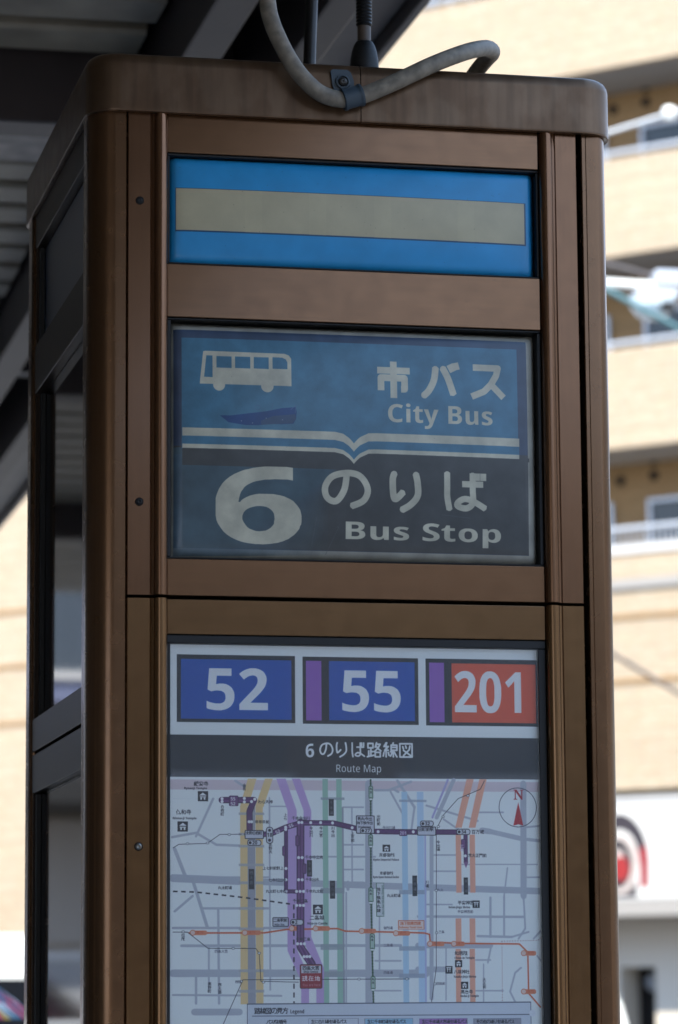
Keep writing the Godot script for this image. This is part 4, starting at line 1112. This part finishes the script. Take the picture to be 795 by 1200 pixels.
	a.round_rect(312.8, 969.8, 319.6, 987.8, 2.9, Color(0.82, 0.83, 0.86))
	a.disc(316.2, 973, 1.8, ink)
	a.disc(316.2, 984.6, 1.8, ink)
	a.text("18", 313.2, 980.6, 4.6, ink, 6.4)
	for q in [[441, 1034.6, 450.6, 1074, Color(0.25, 0.42, 0.32)]]:
		a.rect(q[0], q[1], q[2], q[3], q[4])
		a.rect(q[0] + 0.6, q[1] + 0.6, q[2] - 0.6, q[3] - 0.6, Color(0.82, 0.85, 0.86))
		a.kanji("地下鉄烏丸線", 442, 1040, 4.2, ink, 0.12, 5.2, true)
		a.text("Subway Karasuma Line", 447.6, 1037, 2.8, Color(0.2, 0.34, 0.27), 36, false, PI / 2)
	a.rect(466.6, 1078.6, 497.4, 1089.6, amber)
	a.rect(467.4, 1079.4, 496.6, 1088.8, Color(0.92, 0.84, 0.80))
	a.kanji("地下鉄東西線", 469.4, 1080, 4.2, amber, 0.12, 4.3)
	a.text("Subway Tozai Line", 468, 1087.8, 2.4, amber, 29)
	for q in [[432.2, 921, 437.6, 936.6], [432, 1040, 438, 1058], [433.6, 1094, 439.6, 1113], [434.6, 1144, 440.4, 1160], [432, 978, 437.4, 992]]:
		a.round_rect(q[0], q[1], q[2], q[3], 2, Color(0.20, 0.36, 0.26))
		a.round_rect(q[0] + 0.8, q[1] + 0.8, q[2] - 0.8, q[3] - 0.8, 1.4, Color(0.68, 0.78, 0.72))
		a.kanji("丸太", q[0] + 1.4, q[1] + 2, 3.0, ink, 0.12, 4, true)
		a.disc((q[0] + q[2]) / 2, q[3], 2.4, Color(0.20, 0.36, 0.26))
		a.rect(q[0] + 0.8, q[3] - 1.0, q[2] - 0.8, q[3] + 1.0, white)
	# you are here
	a.round_rect(351.6, 1130, 378.0, 1158.6, 2.0, Color(0.22, 0.10, 0.13))
	a.round_rect(352.4, 1130.8, 377.2, 1157.8, 1.6, Color(0.60, 0.10, 0.16))
	a.rect(353.2, 1131.6, 376.4, 1140.4, Color(0.80, 0.80, 0.83))
	a.kanji("四条大宮", 355, 1132.2, 4.8, ink, 0.13, 5.2)
	a.text("Shijo Omiya", 356, 1140.0, 2.4, ink, 18)
	a.kanji("現在地", 354.4, 1143.6, 6.4, white, 0.12, 7.8)
	a.text("You are here", 355.0, 1155.8, 3.0, Color(0.88, 0.72, 0.74), 22, false)
	# compass
	a.ring(607.2, 946.2, 24.2, 0.8, Color(0.16, 0.18, 0.24))
	a.poly([607.6, 940.2, 613.6, 967.4, 607.8, 966, 602.0, 967.4], Color(0.72, 0.12, 0.17))
	var serif := SystemFont.new()
	serif.font_names = ["Droid Serif"]
	serif.font_weight = 700
	var kept := a.bold
	a.bold = serif
	a.text("N", 602.4, 937.0, 12.2, Color(0.66, 0.12, 0.18), 12.4)
	a.bold = kept
	# legend
	a.rect(289.6, 1176.2, 626.6, 1400.0, Color(0.36, 0.38, 0.44))
	a.rect(290.6, 1177.2, 625.6, 1400.0, Color(0.82, 0.85, 0.89))
	a.kanji("路線図の見方", 298.6, 1181.4, 7.0, ink, 0.13, 6.9)
	a.text("Legend", 340.4, 1187.6, 4.4, ink, 17.4)
	a.line([296, 1190.8, 621, 1188.8], 0.9, Color(0.28, 0.30, 0.36))
	a.disc(624.6, 1187.4, 4.2, Color(0.90, 0.91, 0.93))
	a.kanji("バス系統番号", 312.6, 1195.4, 4.6, ink, 0.12, 4.1)
	for q in [[361.6, 420.6, Color(0.82, 0.85, 0.89), "主に白川通を通るバス"], [427.4, 484.6, Color(0.60, 0.78, 0.88), "主に千本町通を通るバス"], [491.4, 548.4, Color(0.66, 0.46, 0.74), "主に千本通大宮通を通るバス"], [555, 611.4, Color(0.60, 0.61, 0.66), "その他の通りを通るバス"]]:
		for r in 5:
			a.rect(q[0], 1193.6 + r * 30, q[1], 1214.0 + r * 30, Color(0.52, 0.54, 0.60))
			a.rect(q[0] + 0.6, 1194.2 + r * 30, q[1] - 0.6, 1213.4 + r * 30, q[2])
			a.kanji(q[3], q[0] + 3.4, 1195.2 + r * 30, 4.4, ink, 0.12, 4.4)
			a.dashes([q[0] + 3, 1204.0 + r * 30, q[1] - 8, 1204.0 + r * 30], 1.6, Color(0.40, 0.40, 0.46), 4.0, 1.2)
	return a.im


# ------------------------------------------------------------------ print: flat lettering, maps and signs drawn into a picture
class Press:
	var im: Image
	var k := 1.0                                 # pixels per unit
	var warp := PackedFloat32Array()             # how a place measured on a picture of the print maps to units; empty: none
	var font: Font
	var bold: Font
	var glyphs := {}

	func _init(w: float, h: float, per_unit: float, ground: Color) -> void:
		k = per_unit
		im = Image.create(int(w * k), int(h * k), false, Image.FORMAT_RGB8)
		im.fill(ground)
		font = SystemFont.new()
		font.font_names = ["Droid Sans"]
		bold = SystemFont.new()
		bold.font_names = ["Droid Sans"]
		bold.font_weight = 700

	func at(u: float, v: float) -> Vector2:
		if warp.is_empty():
			return Vector2(u, v)
		var w := warp[6] * u + warp[7] * v + warp[8]
		return Vector2((warp[0] * u + warp[1] * v + warp[2]) / w, (warp[3] * u + warp[4] * v + warp[5]) / w)

	# fills contours given in pixels of the picture, non-zero winding, with soft edges
	func fill(contours: Array, c: Color, strength := 1.0) -> void:
		var x0 := INF
		var x1 := -INF
		var y0 := INF
		var y1 := -INF
		for p in contours:
			for q in p:
				x0 = minf(x0, q.x); x1 = maxf(x1, q.x); y0 = minf(y0, q.y); y1 = maxf(y1, q.y)
		var ix0 := clampi(int(floor(x0)), 0, im.get_width())
		var ix1 := clampi(int(ceil(x1)) + 1, 0, im.get_width())
		var iy0 := clampi(int(floor(y0)), 0, im.get_height())
		var iy1 := clampi(int(ceil(y1)) + 1, 0, im.get_height())
		var width := ix1 - ix0
		if width <= 0:
			return
		const SUB := 4
		var cover := PackedFloat32Array()
		for y in range(iy0, iy1):
			cover.resize(0)
			cover.resize(width + 1)
			var any := false
			for s in SUB:
				var sy := y + (s + 0.5) / SUB
				var cuts := []
				for p in contours:
					var a: Vector2 = p[p.size() - 1]
					for b: Vector2 in p:
						if (a.y <= sy) != (b.y <= sy):
							cuts.append([a.x + (b.x - a.x) * (sy - a.y) / (b.y - a.y), 1 if b.y > a.y else -1])
						a = b
				if cuts.is_empty():
					continue
				any = true
				cuts.sort_custom(func(m, n): return m[0] < n[0])
				var wind := 0
				for q in cuts.size() - 1:
					wind += cuts[q][1]
					if wind == 0:
						continue
					var l := clampf(cuts[q][0] - ix0, 0.0, width)
					var r := clampf(cuts[q + 1][0] - ix0, 0.0, width)
					if r <= l:
						continue
					var il := int(l)
					var ir := int(r)
					if il == ir:
						cover[il] += (r - l) / SUB
					else:
						cover[il] += (il + 1 - l) / SUB
						for x in range(il + 1, ir):
							cover[x] += 1.0 / SUB
						cover[ir] += (r - ir) / SUB
			if not any:
				continue
			for x in width:
				var w := minf(cover[x], 1.0) * strength
				if w > 0.996:
					im.set_pixel(ix0 + x, y, c)
				elif w > 0.003:
					im.set_pixel(ix0 + x, y, im.get_pixel(ix0 + x, y).lerp(c, w))

	func poly(list: Array, c: Color, strength := 1.0) -> void:
		var p := PackedVector2Array()
		for q in range(0, list.size(), 2):
			p.append(at(list[q], list[q + 1]) * k)
		fill([p], c, strength)

	# an upright rectangle between two measured corners
	func rect(u0: float, v0: float, u1: float, v1: float, c: Color, strength := 1.0) -> void:
		var a := at(u0, v0) * k
		var b := at(u1, v1) * k
		if strength < 1.0 or b.x - a.x < 12.0 or b.y - a.y < 12.0:
			fill([PackedVector2Array([a, Vector2(b.x, a.y), b, Vector2(a.x, b.y)])], c, strength)
		else:
			im.fill_rect(Rect2i(Vector2i(a.round()), Vector2i((b - a).round())), c)

	func round_rect(u0: float, v0: float, u1: float, v1: float, r: float, c: Color) -> void:
		var a := at(u0, v0) * k
		var b := at(u1, v1) * k
		r *= k
		var p := PackedVector2Array()
		for q in [[b.x - r, b.y - r, 0], [a.x + r, b.y - r, 1], [a.x + r, a.y + r, 2], [b.x - r, a.y + r, 3]]:
			for s in 7:
				p.append(Vector2(q[0], q[1]) + Vector2.from_angle((q[2] + s / 6.0) * PI / 2) * r)
		fill([p], c)

	func disc(u: float, v: float, r: float, c: Color, stretch := 1.0) -> void:
		var o := at(u, v) * k
		var p := PackedVector2Array()
		for s in 28:
			p.append(o + Vector2(cos(TAU * s / 28), sin(TAU * s / 28) * stretch) * r * k)
		fill([p], c)

	func ring(u: float, v: float, r: float, w: float, c: Color, stretch := 1.0) -> void:
		var o := at(u, v) * k
		var p := PackedVector2Array()
		var q := PackedVector2Array()
		for s in 40:
			p.append(o + Vector2(cos(TAU * s / 40), sin(TAU * s / 40) * stretch) * (r + w / 2) * k)
			q.append(o + Vector2(cos(-TAU * s / 40), sin(-TAU * s / 40) * stretch) * (r - w / 2) * k)
		fill([p, q], c)

	func stroke(p: PackedVector2Array, w: float, c: Color, blunt := false) -> void:     # p and w in pixels
		var parts := []
		for q in p.size() - 1:
			var d := (p[q + 1] - p[q]).normalized() * w / 2
			var m := Vector2(-d.y, d.x)
			parts.append(PackedVector2Array([p[q] + m, p[q + 1] + m, p[q + 1] - m, p[q] - m]))
			if q > 0 or not blunt:
				var dot := PackedVector2Array()
				for s in 10:
					dot.append(p[q] + Vector2.from_angle(-TAU * s / 10) * w / 2)
				parts.append(dot)
		if not blunt:
			var dot := PackedVector2Array()
			for s in 10:
				dot.append(p[-1] + Vector2.from_angle(-TAU * s / 10) * w / 2)
			parts.append(dot)
		for q in parts:
			if Geometry2D.is_polygon_clockwise(q):
				q.reverse()
		fill(parts, c)

	func line(list: Array, w: float, c: Color) -> void:
		var p := PackedVector2Array()
		for q in range(0, list.size(), 2):
			p.append(at(list[q], list[q + 1]) * k)
		stroke(p, w * k, c)

	func dashes(list: Array, w: float, c: Color, on: float, off: float) -> void:
		var far := 0.0
		for q in range(0, list.size() - 2, 2):
			var a := at(list[q], list[q + 1]) * k
			var b := at(list[q + 2], list[q + 3]) * k
			var d := a.distance_to(b)
			var s := -far
			while s < d:
				var e := minf(s + on * k, d)
				if e > 0.0:
					stroke(PackedVector2Array([a.lerp(b, maxf(s, 0.0) / d), a.lerp(b, e / d)]), w * k, c, on > w)
				s += (on + off) * k
			far = fposmod(d + far, (on + off) * k)

	func outline(ch: String, f: Font) -> Array:
		var key := [ch, f]
		if glyphs.has(key):
			return glyphs[key]
		var ts := TextServerManager.get_primary_interface()
		var rid: RID = f.get_rids()[0]
		var g := ts.font_get_glyph_index(rid, 100, ch.unicode_at(0), 0)
		var d := ts.font_get_glyph_contours(rid, 100, g)
		var made := []
		var first := 0
		for last in d["contours"]:
			var raw: Array = d["points"].slice(first, last + 1)
			first = last + 1
			var p := PackedVector2Array()
			var count := raw.size()
			for q in count:
				var a: Vector3 = raw[q]
				var b: Vector3 = raw[(q + 1) % count]
				var z: Vector3 = raw[(q + count - 1) % count]
				if a.z == 1.0:
					p.append(Vector2(a.x, a.y))
					continue
				var from := Vector2(z.x, z.y) if z.z == 1.0 else Vector2(z.x + a.x, z.y + a.y) / 2
				var to := Vector2(b.x, b.y) if b.z == 1.0 else Vector2(b.x + a.x, b.y + a.y) / 2
				for s in [0.0, 0.25, 0.5, 0.75]:
					if s > 0.0 or z.z != 1.0:
						p.append(from.lerp(Vector2(a.x, a.y), s).lerp(Vector2(a.x, a.y).lerp(to, s), s))
			made.append(p)
		glyphs[key] = [made, ts.font_get_glyph_advance(rid, 100, g).x]
		return glyphs[key]

	# Latin text: cap height and total width in units (width 0: natural); (u, v) is the left end of its foot line
	func text(s: String, u: float, v: float, cap: float, c: Color, width := 0.0, heavy := true, turn := 0.0, centred := false) -> void:
		var f := bold if heavy else font
		var total := 0.0
		for ch in s:
			total += outline(ch, f)[1]
		var ky := cap * k / 71.4
		var kx := ky if width <= 0.0 else width * k / (total - 8.0)
		var o := at(u, v) * k
		var pen := -total / 2 if centred else -4.0
		for ch in s:
			var g := outline(ch, f)
			var moved := []
			for p: PackedVector2Array in g[0]:
				var q := PackedVector2Array()
				for w in p:
					q.append(o + Vector2((w.x + pen) * kx, w.y * ky).rotated(turn))
				moved.append(q)
			if moved.size():
				fill(moved, c)
			pen += g[1]

	# Japanese text from strokes on a grid of 20 by 20 (letters A to U); a stroke that begins with ~ is curved
	const STROKES := {
		"市": "KAKF BFTF DQDJQJQPOP KFKU", "バ": "~HDGKDQAT ~LDOJRS PBRF SATE", "ス": "CDQDPHMMIQBT LLTT",
		"の": "~KCJKGQDQBNBIEDKBPCSGTLRQMT", "り": "~DACEDOIK ~PAQFQMMRHU", "ば": "~CACHCNDU JGTG ~OAOJOQLTHSHQKOOPUT QAQE TATE",
		"路": "BBIBIHBHBB FHFS FMIM CLCS ATJR NALG MCSCPHKM MEPITL LNSNSTLTLN", "線": "FADFHF HFCL EABFGFCKHK EKET BNAS HNIR OAND LDTDTKLKLD LGTG OKOT KMNMKS PMTT",
		"図": "BBSBSTBTBB FFGI JEKH PEOJGR GKQR", "現": "ADID ALIL ASJR EDES LBSBSLLLLB LESE LHSH NLMQJT QLQSUSUQ", "在": "BETE HAFJAP EJET ILTL NGNS HSUS",
		"地": "AHIH EBER ARIP JJTGSNQN NBNO LDLSTSTP", "仁": "GAEGAL DHDU JEST ISUS", "和": "IBCD AHJH FCFT FHAP FIJO LFSFSSLSLF",
		"寺": "DDQD KAKH BHSH AMTM OJOTMT FOHR", "龍": "AEJE FAFE CFDJ HFGJ AJJJ BLIL BLBT BOIO BRIR ILIT LBTB LFTF LFLI NJTJ LMLTTT", "安": "KAKD BDSD BDBH SDSH AMTM HHFPRT PKMPCT",
		"二": "DERE ASTS", "条": "GAEFAI FDQDMIBN GFSN AOTO KLKU JPCT LPST", "城": "AGGG DBDQ AQHN ISJETE JKNKNQLQ PAQJUT TJNT", "京": "KAKD BDTD EGPGPLELEG KLKTIT ENBS PNSS",
		"都": "AFKF FBFJ AJLJ KBBN DLJLJTDTDL DPJP NBSBPGSLQPNP NBNU", "御": "EABF FEAK DKDT HCMC JCJR HHMH JLML HLHR GSNQ PDTDTNRN PDPU", "所": "BBJB CFIFIJCJCF CFCLAT SANDNDNMLT NITI RIRU",
		"四": "BCSCSSBSBC HCHIEM MCMLRL", "大": "AHTH KAKHHPAT KHNPTT", "宮": "KAKC BFBCSCSF FFPFPJFJFF DMRMRTDTDM", "平": "CCRC FFGJ PFOJ ALTL KCKU", "八": "HDFLAT MCOLTT",
		"坂": "AGHG DBDQ AQHO JCTC KCKKIT KHSHQNKT MKTT", "神": "EAFD AFIFAP EKET GJIL KDTDTOKOKD KJTJ PAPU", "社": "EAFD AFIFAP EKET GJIL KITI PBPT JTUT", "高": "KAKC BCTC FEPEPIFIFE BTBKSKSTQT GMNMNRGRGM",
		"台": "IACIQH MEQJ EKQKQTETEK", "知": "EADFAJ CEJE AKJK FEFKAT FLJR LESESSLSLE", "恩": "CBRBRLCLCB EGPG KDKGFK KGPK CNAS GNGTQTQR MMNP SNTS", "院": "BBBT BBGBEGHKEN KFKCSCSF LGSG ITUT KKTK NKMPIT QKQSTS",
		"千": "PADD AJTJ KCKU", "本": "AFTF KAKU KFAP KFTP FPPP", "今": "KAAK KATK GIOI EMQMKT", "出": "KAKT CCCJSJSC BMBTTTTM", "川": "DBDLAT JBJR SBST", "丸": "AGPGPSUSUP HAGKAT CLLP",
		"太": "AHTH KAKHHPAT KHNPTT KQMT", "町": "ACJCJRARAC ECER AJJJ LCUC QCQTNT", "前": "FAGD OAND AETE CHJHJTHT CHCU CLJL CPJP MHMP SGSTPT", "百": "ACTC KCIG DGQGQTDTDG DMQM", "万": "ACTC HCHHCT HIQIOTLT",
		"遍": "BBDE AIDIDQ APTT HCTC IFSFSI IFGQ IIRI KKKQ OKOQ", "正": "BCSC KCKS KKRK DIDS ASTS", "門": "BBIBIHBHBB BBBU BEIE LBSBSHLH LBLH SHST LESE", "見": "DBQBQLDLDB DEQE DHQH HLGPAT NLNSTS", "方": "KAKE AETE HEGLAT HJQJPTMT",
		"北": "HBHS AHHH HBHT ARHP MBMSTSTO MISF", "野": "BBIBIJBJBB FBFS BFIF CNIN ASJR LCSCPGTK KJTJSM PJPTNT", "白": "KAHE DEQEQTDTDE DLQL", "梅": "AGHG EAEU EHAP EIHN LAJH KDTD LHSHRTIT IHLH KLPP",
		"下": "ACTC KCKU KHRN", "東": "ADTD KAKU DGQGQNDNDG DJQJ KNAT KNTT", "西": "ADTD CHSHSSCSCH HDHIFM NDNMSM", "主": "KADC BFSF DMQM ATTT KFKT", "に": "~DBCKDS IFSF ~IOJRSR", "通": "BBDE AIDIDQ APTT IBSBOE IGSGSR IGIS IKSK IOSO NGNS",
		"を": "CETE ~JAHGCM ~CMIJMMMP ~SJKNGRKTSS", "る": "DBPBDM ~DMMHSMQSKTHRLOOT", "系": "QAEC NCFJ EGNG PEDN KKKU DNBS PNSS", "統": "FADFHF EABFGFCKHK EKET BNAS HNIR KEUE PAPE OEMJSJ NJMPJT RJRSUS", "番": "PADC AFTF KBKK IGAL MGTL DLQLQTDTDL DPQP KLKT",
		"号": "EAPAPGEGEA AJTJ GJFNQNPTLT", "上": "KBKS KJRJ ATTT", "七": "AKTH HBHSSSSO", "軒": "AEIE EAEU CHHHHNCNCH AQIQ LDTD KKUK PDPU", "中": "BFSFSNBNBF KAKU", "立": "KAKE CETE FHHQ OHMQ ASTS", "売": "KAKH AETE EHPH BKBMSM HMFQAT NMNSTS",
		"金": "KAAI KATI GIOI BMSM KIKT EOGR POOR BTTS", "駅": "BBIB BBBN BEIE BHIH BKIKITGT ELFR LBSBSJLJ LBLKJT OJTT", "鉄": "FAAH FAIH CGIG AKIK FGFS ASJR MBKH JHTH KNUN QBQNJT QNUT", "三": "BCRC DJPJ ATTT", "天": "CCRC AJTJ KCKJATKJTT", "水": "KAKT AGHGAQ REMITR", "松": "AGHG EAEU EHAP OBKI PATI OKKSSS QNTT", "山": "KAKS BHBSSSSH", "そ": "~EBOBDIRIJLIQOT", "の ": "", "他": "GAEGAL DHDU HGTFSNQN MBMO IDISKTTTTQ", "わ": "~EAET ~AGHGAQHJOHSLQRLT", "ら": "~HAMD ~EGDNKKQMPSGT", "烏": "KADC DCDP DCPCPJDJ DGPG DMTMSTQT GQGT KQKT", "尾": "CBRBRGCGCBAT HIRI HMRM LHLTTT",
	}

	func bend(p: PackedVector2Array) -> PackedVector2Array:
		var r := PackedVector2Array()
		for q in p.size() - 1:
			for s in 5:
				r.append(p[q].cubic_interpolate(p[q + 1], p[maxi(q - 1, 0)], p[mini(q + 2, p.size() - 1)], s / 5.0))
		r.append(p[-1])
		return r

	# (u, v) is the top left corner of the first letter's cell; size and pitch in units
	func kanji(s: String, u: float, v: float, size: float, c: Color, weight := 0.1, pitch := 0.0, upright := false, wide := 1.0) -> void:
		var o := at(u, v) * k
		var step := (pitch if pitch > 0.0 else size * 1.08) * k
		for ch in s:
			for one in STROKES.get(ch, "" if ch == " " else "CCQCQQCQCC CIQI JCJQ").split(" ", false):
				var curved: bool = one.begins_with("~")
				var p := PackedVector2Array()
				for q in range(1 if curved else 0, one.length() - 1, 2):
					p.append(o + Vector2((one.unicode_at(q) - 65) * wide, one.unicode_at(q + 1) - 65) * size * k / 20.0)
				if p.size() > 1:
					stroke(bend(p) if curved else p, maxf(size * weight * k, 0.9), c, weight > 0.14)
			o += Vector2(0, step) if upright else Vector2(step, 0)
